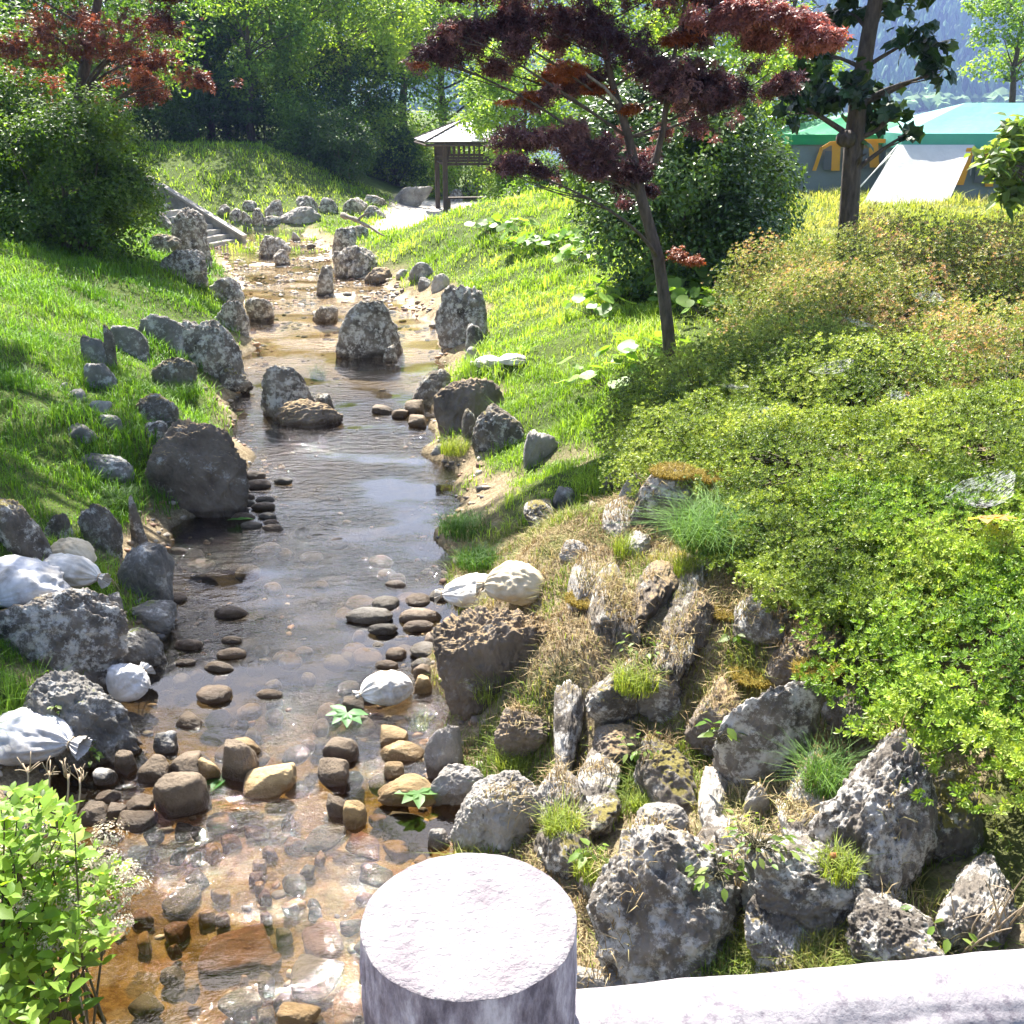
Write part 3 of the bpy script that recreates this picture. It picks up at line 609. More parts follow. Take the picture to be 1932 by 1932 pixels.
# ---------------------------------------------------------------- footbridge railing the photo is taken over
def yawed(origin, yaw): 
    e=empty('footbridge',origin); e.rotation_euler=(0,0,yaw); bpy.context.view_layer.update(); return e
m,nt,p,o=newmat('painted_log_concrete'); nb=noise(nt,14,8,.7); nf=noise(nt,60,8,.75)
nt.links.new(mix(nt,.6,ramp(nt,nb,[(.42,(.13,.11,.135)),(.58,(.265,.25,.262))]),ramp(nt,nf,[(.40,(.11,.095,.115)),(.50,(.28,.265,.276))])),p.inputs['Base Color']); p.inputs['Roughness'].default_value=.8
nt.links.new(bump(nt,nf,.4,.004,bump(nt,nb,.5,.01)),p.inputs['Normal']); M['rail']=m
m,nt,p,o=newmat('weathered_log_side'); tc=nt.nodes.new('ShaderNodeTexCoord'); mp=N(nt,'ShaderNodeMapping'); mp.inputs['Scale'].default_value=(30,30,11); nt.links.new(tc.outputs['Object'],mp.inputs[0]); nb=noise(nt,1.0,8,.7,vec=mp.outputs[0])
nt.links.new(ramp(nt,nb,[(.38,(.13,.11,.135)),(.50,(.34,.30,.34)),(.62,(.66,.62,.66))]),p.inputs['Base Color']); p.inputs['Roughness'].default_value=.8; nt.links.new(bump(nt,nb,.9,.012),p.inputs['Normal']); M['side']=m
fb=empty('footbridge',(-.042,.896,2.30)); YAW=math.radians(7); fb.rotation_euler=(0,0,YAW); bpy.context.view_layer.update()
tag(fb,'pale log shaped concrete railing post and rail of the footbridge in the foreground','bridge')
def logpost(radius, z0, z1, seg=220, rows=90):
    th=np.linspace(0,2*np.pi,seg,endpoint=False); zz=np.linspace(z0,z1,rows); T,Zg=np.meshgrid(th,zz); a,b=T.ravel(),Zg.ravel()
    q=np.stack([np.cos(a)*2.6,np.sin(a)*2.6,b*5],1); q2=np.stack([np.cos(a)*5,np.sin(a)*5,b*11],1)
    rr=radius*(1+.016*fbm(q,3)+.030*np.abs(fbm(q2,3))*sst(z1-.006,z1-.03,b)-.008)
    top=0
    V=np.stack([rr*np.cos(a),rr*np.sin(a),b+0*a],1)
    i=np.arange(rows-1)[:,None]*seg; j=np.arange(seg)[None]; k=(j+1)%seg; F=np.stack([i+j,i+k,i+seg+k,i+seg+j],-1).reshape(-1,4)
    parts=[V]; faces=[F]; base=(rows-1)*seg; nV=len(V)
    for f in (1.0,.985,.9,.75,.6,.4,.2,.06):
        pass
        R=V[(rows-1)*seg:rows*seg]*np.array([f,f,1]); R[:,2]=z1+.0012*fbm(np.stack([R[:,0]*40,R[:,1]*40,R[:,0]*0],1),3)+(.0015 if f<.99 else 0); parts.append(R)
        (faces.append(np.stack([base+j[0],base+k[0],nV+k[0],nV+j[0]],-1)) if f<1 else None); base=nV; nV+=seg
    faces.append((base+np.arange(seg))[None]); return np.concatenate(parts),faces
M['bark_side']=M['rail']; M['post_top']=simple('worn_white_cap',(.30,.283,.291),.9,.25,24,.6,.15,(.19,.168,.182)); V,F=logpost(.106,0,.948); npol=len(F[0]); o=mk('post',V,F,[M['side'],M['post_top']],fb); mi=np.ones(len(o.data.polygons),np.int32); mi[:npol]=0; o.data.polygons.foreach_set('material_index',mi); o.matrix_parent_inverse.identity()
L=2.2; seg,rows=120,220; th=np.linspace(0,2*np.pi,seg,endpoint=False); xx=np.linspace(.085,L,rows); T,Xg=np.meshgrid(th,xx); a,b=T.ravel(),Xg.ravel()
rr=.072*(1+.05*fbm(np.stack([b*7,np.cos(a)*1.5,np.sin(a)*1.5],1),4)+.02*fbm(np.stack([b*6,np.cos(a)*6,np.sin(a)*6],1),3))
V=np.stack([b,rr*np.cos(a),.752+rr*np.sin(a)],1); i=np.arange(rows-1)[:,None]*seg; j=np.arange(seg)[None]; k=(j+1)%seg
o=mk('rail',V,[np.stack([i+j,i+seg+j,i+seg+k,i+k],-1).reshape(-1,4)],M['rail'],fb); o.matrix_parent_inverse.identity()
V2=V.copy(); V2[:,0]*=-1
mb=MB(); mb.box(-3.2,3.2,-1.7,.13,-.16,.02); o=mb.build('deck',simple('weathered_deck',(.10,.09,.08),.9,.4,8,.4),fb); o.matrix_parent_inverse.identity()

# ---------------------------------------------------------------- sandbags
def clothmat(name,a,b,c):
    m,nt,p,o=newmat(name); n1=noise(nt,5,5,.65); n3=noise(nt,2.2,4,.6)
    wv=N(nt,'ShaderNodeTexWave',Scale=70.0,Distortion=1.5); tc=nt.nodes['tc']; nt.links.new(tc.outputs['Object'],wv.inputs['Vector'])
    col=mix(nt,ramp(nt,n1,[(.42,(0,0,0)),(.7,(1,1,1))]),mix(nt,ramp(nt,n3,[(.4,(0,0,0)),(.7,(1,1,1))]),a,b),c)
    nt.links.new(col,p.inputs['Base Color']); p.inputs['Roughness'].default_value=.7; p.inputs['Specular IOR Level'].default_value=.25
    nt.links.new(bump(nt,wv.outputs[0],.12,.002,bump(nt,n1,.4,.02)),p.inputs['Normal']); return m
M['bag']=clothmat('woven_white_cloth',(.66,.64,.60),(.55,.53,.48),(.34,.30,.24)); M['bag_grey']=clothmat('woven_grey_cloth',(.56,.56,.57),(.42,.42,.44),(.22,.20,.17)); M['bag_tan']=clothmat('woven_tan_cloth',(.58,.50,.36),(.50,.42,.28),(.34,.27,.17))
def sandbag(loc, size, yaw, label, mat='bag', pitch=0.0, seed=1, neck=.90, tail=True, flat=.55, group='sandbags'):
    L_,Wd,H=size; e=empty('sandbag',loc); e.rotation_euler=(0,-pitch,yaw); tag(e,label,'sandbag',group)
    r=np.random.RandomState(seed); ns,na=70,96; s=np.linspace(0,1,ns); th=np.linspace(0,2*np.pi,na,endpoint=False)
    def prof(s):
        body=np.sin(np.clip(s/neck,0,1)*np.pi)**.52*(1-.12*s)
        nk=.17+.0*s; fr=.17+.26*np.clip((s-neck-.02)/(1-neck),0,1)**.8
        return np.where(s<neck*.97,np.maximum(body,np.where(s>neck*.5,.17,0)),fr)
    rp=prof(s); S,T=np.meshgrid(s,th,indexing='ij'); RR=np.repeat(rp[:,None],na,1)
    nearneck=np.exp(-((S-neck)/.16)**2); o_=r.uniform(0,30,3)
    ph=fbm(np.stack([np.cos(T.ravel())*1.5+o_[0],np.sin(T.ravel())*1.5,S.ravel()*1.0],1),2).reshape(S.shape)
    wr=1+.13*nearneck*np.cos(T*13+4*ph)+.06*nearneck*np.cos(T*29+6*ph)
    dent=.17*fbm(np.stack([np.cos(T.ravel())*1.6,np.sin(T.ravel())*1.6,S.ravel()*2.6],1)+o_,4).reshape(S.shape)
    cr=.06*fbm(np.stack([np.cos(T.ravel())*4,np.sin(T.ravel())*4,S.ravel()*5],1)+o_,3,.5,True).reshape(S.shape)
    RR=RR*wr*(1+dent+cr)
    x=(S-.45)*L_; y=RR*np.cos(T)*Wd/2; z=RR*np.sin(T)*H/2; z=np.where(z<0,z*flat,z)+H*.5*flat
    z=z-.10*H*np.clip((S-neck)/(1-neck),0,1)
    V=np.stack([x,y,z],-1).reshape(-1,3); i=np.arange(ns-1)[:,None]*na; j=np.arange(na)[None]; k=(j+1)%na
    F=np.stack([i+j,i+k,i+na+k,i+na+j],-1).reshape(-1,4)
    kn=int(ns*neck)
    q=mk('body',V,[F],M[mat],e); q.matrix_parent_inverse.identity()
    ring=V[kn*na:(kn+1)*na]*np.array([1,1.06,1])
    c=ring.mean(0); ring=(ring-c)*1.10+c; ring=np.concatenate([ring[::4],ring[:1]]); mb=MB(); mb.tube(ring,.006,5)
    if tail:
        a0=ring[0]; mb.tube(bez(a0,a0+[.03,.05,.01],a0+[.07,.09,-H*.45],8),.0035,5); mb.tube(bez(a0,a0+[.01,.06,.02],a0+[.02,.11,-H*.40],8),.0035,5)
    q=mb.build('tie',M['twig_dry'],e,True); q.matrix_parent_inverse.identity(); return e
dg=None
def refresh():
    global dg; bpy.context.view_layer.update(); dg=bpy.context.evaluated_depsgraph_get()
def surf(px,py):                       # first built surface seen through that picture point
    d=Vector(ray(px,py)).normalized(); o_=Vector(CAM)
    for _ in range(6):
        ok,loc,nor,idx,ob,mat=sc.ray_cast(dg,o_,d)
        if not ok: return hit(px,py),np.array([0,0,1.]),None
        if ob.name.startswith('stream_water'): o_=loc+d*.01; continue
        return np.array(loc),np.array(nor),ob
    return hit(px,py),np.array([0,0,1.]),None
def drop(x,y):                         # height of what is built at x, y
    ok,loc,nor,idx,ob,mat=sc.ray_cast(dg,Vector((x,y,12)),Vector((0,0,-1)))
    return loc.z if ok else float(hgt(np.array([x]),np.array([y]))[0])
refresh()
def bag_at(px0,py0,px1,py1,yaw,label,asp=1.0,mat='bag',**k):
    c,nn,ob=surf((px0+px1)/2,py1-.28*(py1-py0)); t=(c-CAM)@np.array([0,CP,-SP]); wd=(px1-px0)*t/FP
    z=max(drop(c[0],c[1]),drop(c[0],c[1]+.08)); hh=(py1-py0)*t/FP
    cy=abs(math.cos(yaw)); L_=wd*k.pop('lf',1.05); return sandbag((c[0],c[1],z-.02),(L_,k.pop('wf',.72)*wd*asp,k.pop('hf',1.0)*hh*.95),yaw,label,mat,seed=int(px0+py0)%97,**k)
bag_at(842,1082,955,1162,math.pi,'plump white sandbag lying left of the tan one on the lichen sided block',asp=1.0,wf=.75,lf=1.25,neck=.91,tail=False)
bag_at(915,1068,1030,1172,math.radians(170),'cream sandbag with a brown tie, right of the plump white one',mat='bag_tan',wf=.8,lf=1.15,tail=True)
bag_at(-45,1055,125,1165,math.radians(70),'grey white bulging sandbag at the left frame edge with a frayed top',mat='bag_grey',wf=1.15,lf=.95,tail=False)
bag_at(70,1040,190,1125,math.radians(-12),'clean white sandbag with a white string hanging from its neck',wf=.75,lf=1.2)
bag_at(85,1012,190,1085,math.radians(150),'tan mossy sandbag behind the white string tied one',mat='bag_tan',wf=.7,lf=1.15,tail=False)
bag_at(-40,1345,150,1450,math.radians(-8),'white sandbag with fan shaped creases above the dry hydrangea stalks',mat='bag_grey',wf=.75,lf=1.08,neck=.88)
bag_at(213,1277,304,1362,math.radians(60),'grey white sandbag slumped upright in the water against the broad dark boulder',mat='bag_grey',wf=.92,lf=.95,hf=1.15,neck=.86,pitch=.35)
bag_at(680,1296,784,1374,math.radians(200),'small bright white sandbag alone on the ochre slabs at the water edge',wf=.8,lf=1.08,neck=.9,tail=False)
bag_at(892,664,950,702,math.radians(170),'flattened white sandbag on the sunny lawn, left of a pair',wf=.8,tail=False,hf=.8)
bag_at(938,664,1000,698,math.radians(10),'flattened white sandbag on the sunny lawn, right of a pair',wf=.8,tail=False,hf=.8)
# ---------------------------------------------------------------- pavilion, path edge, steps, driftwood
M['wood']=barkmat('dark_timber',(.035,.026,.020),(.10,.075,.055),6); M['rooftile']=simple('lavender_grey_metal_roof',(.56,.55,.60),.45,.15,3,.1)
M['wall']=simple('grey_mortared_stone',(.30,.28,.26),.9,.4,5,.6); M['stepstone']=simple('pale_step_stone',(.40,.37,.33),.9,.3,7,.5)
F_=W(803,268.5,42.0); phi=math.radians(10.5); S4=4.0
pc=np.array([F_[0]+2*math.cos(phi)-2*math.sin(phi),F_[1]+2*math.sin(phi)+2*math.cos(phi),0]); pz=float(hgt(pc[:1],pc[1:2])[0])
pv=empty('pavilion',(pc[0],pc[1],pz)); pv.rotation_euler=(0,0,phi); tag(pv,'open timber garden pavilion with a hipped pale lavender roof','pavilion'); bpy.context.view_layer.update()
def pb(mb,name,mat,par=pv,smooth=False):
    o=mb.build(name,mat,par,smooth); o.matrix_parent_inverse.identity(); return o
ez=F_[2]-pz
mb=MB(); nz=ez; ap=np.array([0,0,nz+.86])
cn=[np.array([sx*2,sy*2,nz]) for sx,sy in ((-1,-1),(1,-1),(1,1),(-1,1))]
for k in range(4):
    a,b=cn[k],cn[(k+1)%4]; rows=9
    for i in range(rows):              # stepped courses
        f0,f1=i/rows,(i+1)/rows; up=np.array([0,0,.016])
        p0,p1=a+(ap-a)*f0+up,b+(ap-b)*f0+up; p2,p3=b+(ap-b)*f1,a+(ap-a)*f1
        mb.poly([p0,p1,p2,p3],.02)
rf=pb(mb,'roof',M['rooftile'])
for k in range(4):
    mb=MB(); mb.tube([cn[k]+[0,0,.03],ap+[0,0,.04]],.035,6); pb(mb,'hip_ridge',M['wood'],rf)
mb=MB(); mb.box(-.16,.16,-.16,.16,nz+.80,nz+.98); pb(mb,'finial',M['wood'],rf)
mb=MB()
for k in range(4):
    a,b=cn[k]*.985,cn[(k+1)%4]*.985; mb.tube([a-[0,0,.06],b-[0,0,.06]],.05,5)
pb(mb,'eave_board',M['wood'])
q=1.225
for sx,sy in ((-1,-1),(1,-1),(1,1),(-1,1)):
    mb=MB(); mb.box(sx*q-.085,sx*q+.085,sy*q-.085,sy*q+.085,-.3,nz+.3); pb(mb,'post',M['wood'])
for k,(ux,uy) in enumerate(((1,0),(0,1),(-1,0),(0,-1))):
    mb=MB()
    def bar(u0,u1,z0,z1,th=.03):
        if ux: mb.box(u0,u1,-uxs*q-th,-uxs*q+th,z0,z1)
        else: mb.box(uys*q-th,uys*q+th,u0,u1,z0,z1)
    uxs,uys=ux,uy
    bar(-q+.087,q-.087,nz-.12,nz-.02); bar(-q+.087,q-.087,nz-.62,nz-.53); bar(-q+.087,q-.087,nz-.84,nz-.74)
    for i in range(13): u=-q+.19*(i+1)-.06; bar(u-.03,u+.03,nz-.53,nz-.12,.018)
    for i in range(5): u=-q+.42*(i+1); bar(u-.03,u+.03,nz-.74,nz-.62,.018)
    pb(mb,'frieze_lattice',M['wood'])
mb=MB(); mb.box(-1.0,1.0,.55,.95,.38,.44); mb.box(-.9,-.8,.6,.9,0,.378); mb.box(.8,.9,.6,.9,0,.378); pb(mb,'bench',M['wood'])
# steps beside the pool
sA=W(424,448,34.5); st=empty('stone_steps',(sA[0],sA[1],.05)); st.rotation_euler=(0,0,math.radians(160)); tag(st,'flight of pale stone steps with a sloping grey side wall down to the pool','steps'); bpy.context.view_layer.update()
for i in range(7):
    mb=MB(); mb.box(-.05+.27*i,.27+.27*i,-.55,.75,-.3,.06+.14*i); pb(mb,'step',M['stepstone'],st)
mb=MB(); mb.box(-.25,2.6,-.76,-.56,-.3,.10,lambda v:np.array([v[0],v[1],v[2]+max(0,v[0]+.2)*.52])); pb(mb,'side_wall',M['wall'],st)
mb=MB(); mb.box(-.27,2.62,-.79,-.53,.104,.17,lambda v:np.array([v[0],v[1],v[2]+max(0,v[0]+.2)*.52])); pb(mb,'coping',M['stepstone'],st)
M['bark_drift']=barkmat('weathered_driftwood',(.10,.085,.07),(.34,.30,.25))
# driftwood
a=W(645,405,30.6); b=W(726,446,29.6); mid=(a+b)/2+[0,0,.08]; mb=MB(); pts=bez(a,mid,b,14); pts+=np.stack([.03*perlin(pts*2.1),.03*perlin(pts*2.3+5),.05*perlin(pts*2+9)],1)
mb.tube(pts,np.linspace(.075,.02,14)*(1+.25*np.sin(np.arange(14)*1.9)),10); c=pts[5]; mb.tube(bez(c,c+[.1,0,.15],c+[.32,-.1,.22],6),np.linspace(.05,.015,6),6)
tag(mb.build('driftwood_log',M['bark_drift'],None,True),'bleached driftwood log lying across the rocks near the pavilion path','log')

# ---------------------------------------------------------------- tents
def cloth(name,c,trans=.25):
    m,nt,p,o=newmat(name); n=noise(nt,2.5,4,.6); col=ramp(nt,n,[(.3,tuple(v*.86 for v in c)),(.7,c)]); nt.links.new(col,p.inputs['Base Color']); p.inputs['Roughness'].default_value=.6
    t=nt.nodes.new('ShaderNodeBsdfTranslucent'); nt.links.new(col,t.inputs[0]); ms=nt.nodes.new('ShaderNodeMixShader'); ms.inputs[0].default_value=trans
    nt.links.new(bump(nt,noise(nt,5,4),.35,.04),p.inputs['Normal'])
    nt.links.new(p.outputs[0],ms.inputs[1]); nt.links.new(t.outputs[0],ms.inputs[2]); nt.links.new(ms.outputs[0],o.inputs['Surface']); return m
M['teal']=cloth('teal_canvas',(.13,.46,.38),.30); M['green']=cloth('green_canvas',(.02,.34,.13),.35); M['tentwall']=cloth('grey_green_canvas',(.17,.20,.18),.12)
M['orange']=cloth('orange_canvas',(.74,.36,.03),.2); M['white_tarp']=cloth('white_canvas',(.90,.87,.84),.35); M['mesh']=cloth('dark_mesh_canvas',(.10,.11,.12),.1)
M['rope']=simple('white_rope',(.75,.75,.7)); M['metal']=simple('steel_pole',(.5,.5,.5),.4)
def grid_panel(mb,A,B,C_,D,nu=14,nv=8,sag=0.0,th=.0):   # A-B bottom, D-C top
    A,B,C_,D=map(np.asarray,(A,B,C_,D)); u=np.linspace(0,1,nu)[None,:,None]; v=np.linspace(0,1,nv)[:,None,None]
    P=(A*(1-u)+B*u)*(1-v)+(D*(1-u)+C_*u)*v; P=P.reshape(-1,3); s=(4*u*(1-u)*4*v*(1-v)).reshape(-1)
    nrm=np.cross(B-A,D-A); nrm=nrm/np.linalg.norm(nrm); wob=fbm(P*1.5+3,3)*.03
    P=P-np.array([0,0,1])*(sag*s)[:,None]+nrm*(wob*np.minimum(s*3,1))[:,None]; i=(np.arange(nv-1)[:,None]*nu+np.arange(nu-1)[None]).ravel(); mb.add(P,[np.stack([i,i+1,i+nu+1,i+nu],1)])
def tent(name_label,x0,x1,y0,y1,ze,zr,rx0,rx1,gz,roofmat,valmat,vh=.28,lean=.35):
    e=empty('tent',((x0+x1)/2,(y0+y1)/2,gz)); tag(e,name_label,'tent','camping tents on the meadow'); bpy.context.view_layer.update()
    ym=(y0+y1)/2; mb=MB(); r0,r1=(rx0,ym,zr),(rx1,ym,zr)
    grid_panel(mb,(x0,y0,ze),(x1,y0,ze),r1,r0,20,10,.06); grid_panel(mb,(x1,y1,ze),(x0,y1,ze),r0,r1,20,10,.06)
    grid_panel(mb,(x0,y1,ze),(x0,y0,ze),r0,r0,12,10,.05); grid_panel(mb,(x1,y0,ze),(x1,y1,ze),r1,r1,12,10,.05); mb.build('roof',roofmat,e,True)
    mb=MB(); zv=ze-vh; cs=[(x0,y0),(x1,y0),(x1,y1),(x0,y1)]
    for k in range(4):
        a,b=cs[k],cs[(k+1)%4]; grid_panel(mb,(a[0],a[1],zv),(b[0],b[1],zv),(b[0],b[1],ze-.004),(a[0],a[1],ze-.004),26,4,.03)
    mb.build('valance',valmat,e,True)
    mb=MB(); i_=.08; l=lean; top=[(x0+i_,y0+i_),(x1-i_,y0+i_),(x1-i_,y1-i_),(x0+i_,y1-i_)]; bot=[(x0-l,y0-l),(x1+l,y0-l),(x1+l,y1+l),(x0-l,y1+l)]
    for k in range(4):
        a,b=top[k],top[(k+1)%4]; c_,d_=bot[k],bot[(k+1)%4]; grid_panel(mb,(c_[0],c_[1],gz-.1),(d_[0],d_[1],gz-.1),(b[0],b[1],zv+.1),(a[0],a[1],zv+.1),16,8,.02)
    mb.build('wall',M['tentwall'],e,True); return e,zv
# big tent
tz=1.62; y0=29.5; eA=W(1703,252,y0); R0=W(1822,194,31.6); R1=W(2010,188,31.6); ze=eA[2]
T1,zv=tent('big teal roofed tent with a white awning let down to the grass',eA[0],eA[0]+5.6,y0,y0+4.2,ze,R0[2],R0[0],R1[0],tz,M['teal'],M['teal'],.36,.30)
tl=W(1694,273,y0-.06); trr=W(1838,273,y0-.06); bl=W(1627,384,27.6); br=W(1781,400,27.6)
mb=MB(); grid_panel(mb,bl,br,trr,tl,18,12,.10); mb.build('awning',M['white_tarp'],T1,True)
def trim(px0,py0,px1,py1,yy,wd): 
    a=W(px0,py0,yy); b=W(px1,py1,yy); mb=MB(); n_=np.array([wd/2,0,0]); mb.poly([a-n_,a+n_,b+n_,b-n_],.02); return mb
fl=lambda z:y0+.05-.38*(1-(z-tz)/(zv-tz))-.06
for (a_,b_,c_,d_) in ((1832,279,1810,349),(1866,279,1866,352),(1916,279,1918,352)):
    trim(a_,b_,c_,d_,y0-.25,.20).build('orange_trim',M['orange'],T1)
for k,(p_a,p_b) in enumerate((((1846,283),(1860,345)),((1874,283),(1908,345)))):
    a=W(p_a[0],p_a[1],y0-.235); b=W(p_b[0],p_b[1],y0-.235); mb=MB(); mb.poly([(a[0],a[1],b[2]),(b[0],a[1],b[2]),(b[0],a[1],a[2]),(a[0],a[1],a[2])],.02); mb.build('window',M['mesh'],T1)
mb=MB(); mb.tube([tl,W(1617,360,28.0)],.014,5); mb.build('guy_rope',M['rope'],T1,True)
for pp in (tl,trr):
    mb=MB(); mb.tube([pp,(pp[0],pp[1]-.02,tz-.1)],.02,6); mb.build('awning_pole',M['metal'],T1,True)
# small tent
y0=31.0; eL=W(1494,262,y0); eR=W(1722,246,y0); R0=W(1640,206,32.4); R1=W(1672,206,32.4)
T2,zv2=tent('small green roofed tent with orange framed windows behind the tree trunk',eL[0],eR[0],y0,y0+3.6,(eL[2]+eR[2])/2,R0[2],R0[0],R1[0],tz,M['green'],M['green'],.25,.32)
for (a_,b_,c_,d_,wd) in ((1551,278,1536,322,.10),(1578,270,1576,322,.22),(1648,268,1650,316,.24)):
    trim(a_,b_,c_,d_,y0-.22,wd).build('orange_trim',M['orange'],T2)
mb=MB(); pts=[W(px,py,y0-.24) for px,py in ((1550,281),(1566,271),(1600,267),(1650,266),(1690,266))]
for k in range(4): d_=np.array([0,0,.05]); mb.poly([pts[k]-d_,pts[k+1]-d_,pts[k+1]+d_,pts[k]+d_],.02)
mb.build('orange_band',M['orange'],T2)
for (xa,xb,ya,yb) in ((1590,1638,280,318),(1660,1692,280,316),(1553,1571,285,320)):
    a=W(xa,yb,y0-.215); b=W(xb,ya,y0-.215); mb=MB(); mb.poly([(a[0],a[1],a[2]),(b[0],a[1],a[2]),(b[0],a[1],b[2]),(a[0],a[1],b[2])],.02); mb.build('window',M['mesh'],T2)
mb=MB(); mb.tube([eR-[0,.05,.05],W(1622,352,29.4)],.012,5); mb.build('guy_rope',M['rope'],T2,True)

# ---------------------------------------------------------------- lake and hills
m,nt,p,o=newmat('lake_water'); p.inputs['Base Color'].default_value=(.05,.09,.12,1); p.inputs['Roughness'].default_value=.12; p.inputs['IOR'].default_value=1.33
nt.links.new(bump(nt,noise(nt,.6,6,.6),.25,.3),p.inputs['Normal']); M['lake']=m
struct(mk('lake_water',[(-900,74,-1.2),(2600,74,-1.2),(2600,1500,-1.2),(-900,1500,-1.2)],[np.array([[0,1,2,3]])],m))
def hill(x,y):
    x=np.asarray(x,float); y=np.asarray(y,float)
    r_=sst(640+.05*x,1180,y+40*n2(x,y,.004,3,2.)); top=96+.035*x+22*n2(x,y,.0042,3,11.)+8*n2(x,y,.012,2,3.)
    return -3+r_*top
hx,hy=np.meshgrid(np.linspace(-800,1500,240),np.linspace(600,1500,110)); hz=hill(hx.ravel(),hy.ravel()); ii=(np.arange(109)[:,None]*240+np.arange(239)[None]).ravel()
M['hill']=simple('wooded_slope',(.03,.055,.02),.95,.4,.02)
struct(mk('hills',np.stack([hx.ravel(),hy.ravel(),hz],1),np.stack([ii,ii+1,ii+241,ii+240],1),M['hill']))
r=np.random.RandomState(77); V0,F0=ico(2)
def wood(name,n,xr,yr,kind,sz,pal,label):
    x=r.uniform(*xr,n); y=r.uniform(*yr,n); z=hill(x,y); k=z>-1.0; x,y,z=x[k],y[k],z[k]; n=len(x); s=r.uniform(*sz,n)
    U=V0[None]*(1+.26*r.normal(size=(n,len(V0),1))); 
    if kind=='conifer': q=(V0[None,:,2:3]+1)/2; U=U*np.concatenate([(1.05-q)*.85,(1.05-q)*.85,np.ones_like(q)*1.15],2)+np.array([0,0,.8])
    else: U=U*np.array([1.0,1.0,.85])+np.array([0,0,.5])
    P=U*s[:,None,None]+np.stack([x,y,z],1)[:,None]; c=np.array(pal)[r.randint(0,len(pal),n)]*r.uniform(.7,1.3,(n,1))
    stuff(mk(name,P.reshape(-1,3),(F0[None]+(np.arange(n)*len(V0))[:,None,None]).reshape(-1,3),M['hleaf'],col=np.repeat(c,len(V0),0),smooth=False),label)
M['hleaf']=leafmat('far_foliage',.15,.7,.1)
wood('conifer_wood',11000,(-150,760),(740,1250),'conifer',(4,8),[(.05,.12,.07),(.09,.19,.09),(.15,.27,.12)],'conifer forest covering the far hill')
wood('shore_wood',1300,(-320,800),(655,800),'round',(3,6.5),[(.12,.22,.08),(.16,.27,.09),(.10,.18,.07)],'broadleaf wood along the far lake shore')

# ---------------------------------------------------------------- foliage tools
def nz(v): return v/(np.linalg.norm(v,axis=-1,keepdims=True)+1e-9)
OVAL=(np.array([(0,0,0),(.5,-.27,.05),(1,0,-.06),(.5,.27,.05)]),[np.array([(0,1,2,3)])])
OVAL6=(np.array([(0,0,0),(.28,-.24,.07),(.62,-.23,.06),(1.0,0,-.08),(.62,.23,.06),(.28,.24,.07),(.30,0,-.0),(.64,0,-.02)]),[np.array([(0,1,6,5),(1,2,7,6),(6,7,4,5)]),np.array([(2,3,7),(7,3,4)])])
def star(k=5,wd=.15,spread=2.3):
    V=[];F=[]
    for i in range(k):
        a=-spread+2*spread*i/(k-1); l=1-.28*abs(i-(k-1)/2)/((k-1)/2); d=np.array([math.cos(a),math.sin(a)]); e=np.array([-d[1],d[0]]); b=len(V)
        for q,s,z in ((0,0,0),(.45,-wd,.05),(1,0,-.12),(.45,wd,.05)): v=d*q*l+e*s; V.append((v[0]*.6+.25,v[1]*.6,z))
        F.append((b,b+1,b+2,b+3))
    return np.array(V),[np.array(F)]
STAR=star()
PLANE_=(np.array([(0,0,0),(.18,-.16,.02),(.10,-.42,-.06),(.42,-.36,.0),(.74,-.36,-.10),(.74,-.20,-.03),(1.02,0,-.16),(.74,.20,-.03),(.74,.36,-.10),(.42,.36,0),(.10,.42,-.06),(.18,.16,.02),(.45,0,.04)]),
 [np.array([(12,i,i+1) for i in range(12)][:11]+[(12,11,0)])])
ROSE=None
def rosette(k=6,l=1.0):
    V=[];F=[]
    for i in range(k):
        a=2*math.pi*i/k+.3*(i%2); el=.45+.25*((i*7)%3); d=np.array([math.cos(a)*math.cos(el),math.sin(a)*math.cos(el),math.sin(el)]); e=np.array([-math.sin(a),math.cos(a),0]); up=np.cross(d,e); b=len(V)
        for q,s,z in ((.05,0,0),(.55,-.21,.05),(1,0,-.03),(.55,.21,.05)): V.append(d*q*l+e*s*l-up*z)
        F.append((b,b+1,b+2,b+3))
    return np.array(V),[np.array(F)]
ROSE=rosette()
def place(T,P,nrm,size,r,cols,along=None):
    Vt,Ft=T; n=len(P); nrm=nz(nrm); rv=r.normal(size=(n,3)) if along is None else along
    t=nz(rv-nrm*(rv*nrm).sum(1,keepdims=True)); b=np.cross(nrm,t); s=np.broadcast_to(size,(n,))
    V=P[:,None]+s[:,None,None]*(Vt[None,:,0:1]*t[:,None]+Vt[None,:,1:2]*b[:,None]+Vt[None,:,2:3]*nrm[:,None])
    off=(np.arange(n)*len(Vt))[:,None,None]; return V.reshape(-1,3),[(f[None]+off).reshape(-1,f.shape[1]) for f in Ft],np.repeat(cols,len(Vt),0)
def tints(r,n,pal,P=None,f=.8,jit=.22):
    pal=np.array(pal,float); 
    if P is None: u=r.uniform(size=n)
    else: u=np.clip(.5+.75*fbm(P*f+r.uniform(0,30,3),2)+.22*r.normal(size=n),0,.999)
    u=u*(len(pal)-1); i=u.astype(int); w_=(u-i)[:,None]; return (pal[i]*(1-w_)+pal[np.minimum(i+1,len(pal)-1)]*w_)*np.clip(1+jit*r.normal(size=(n,1)),.4,1.7)
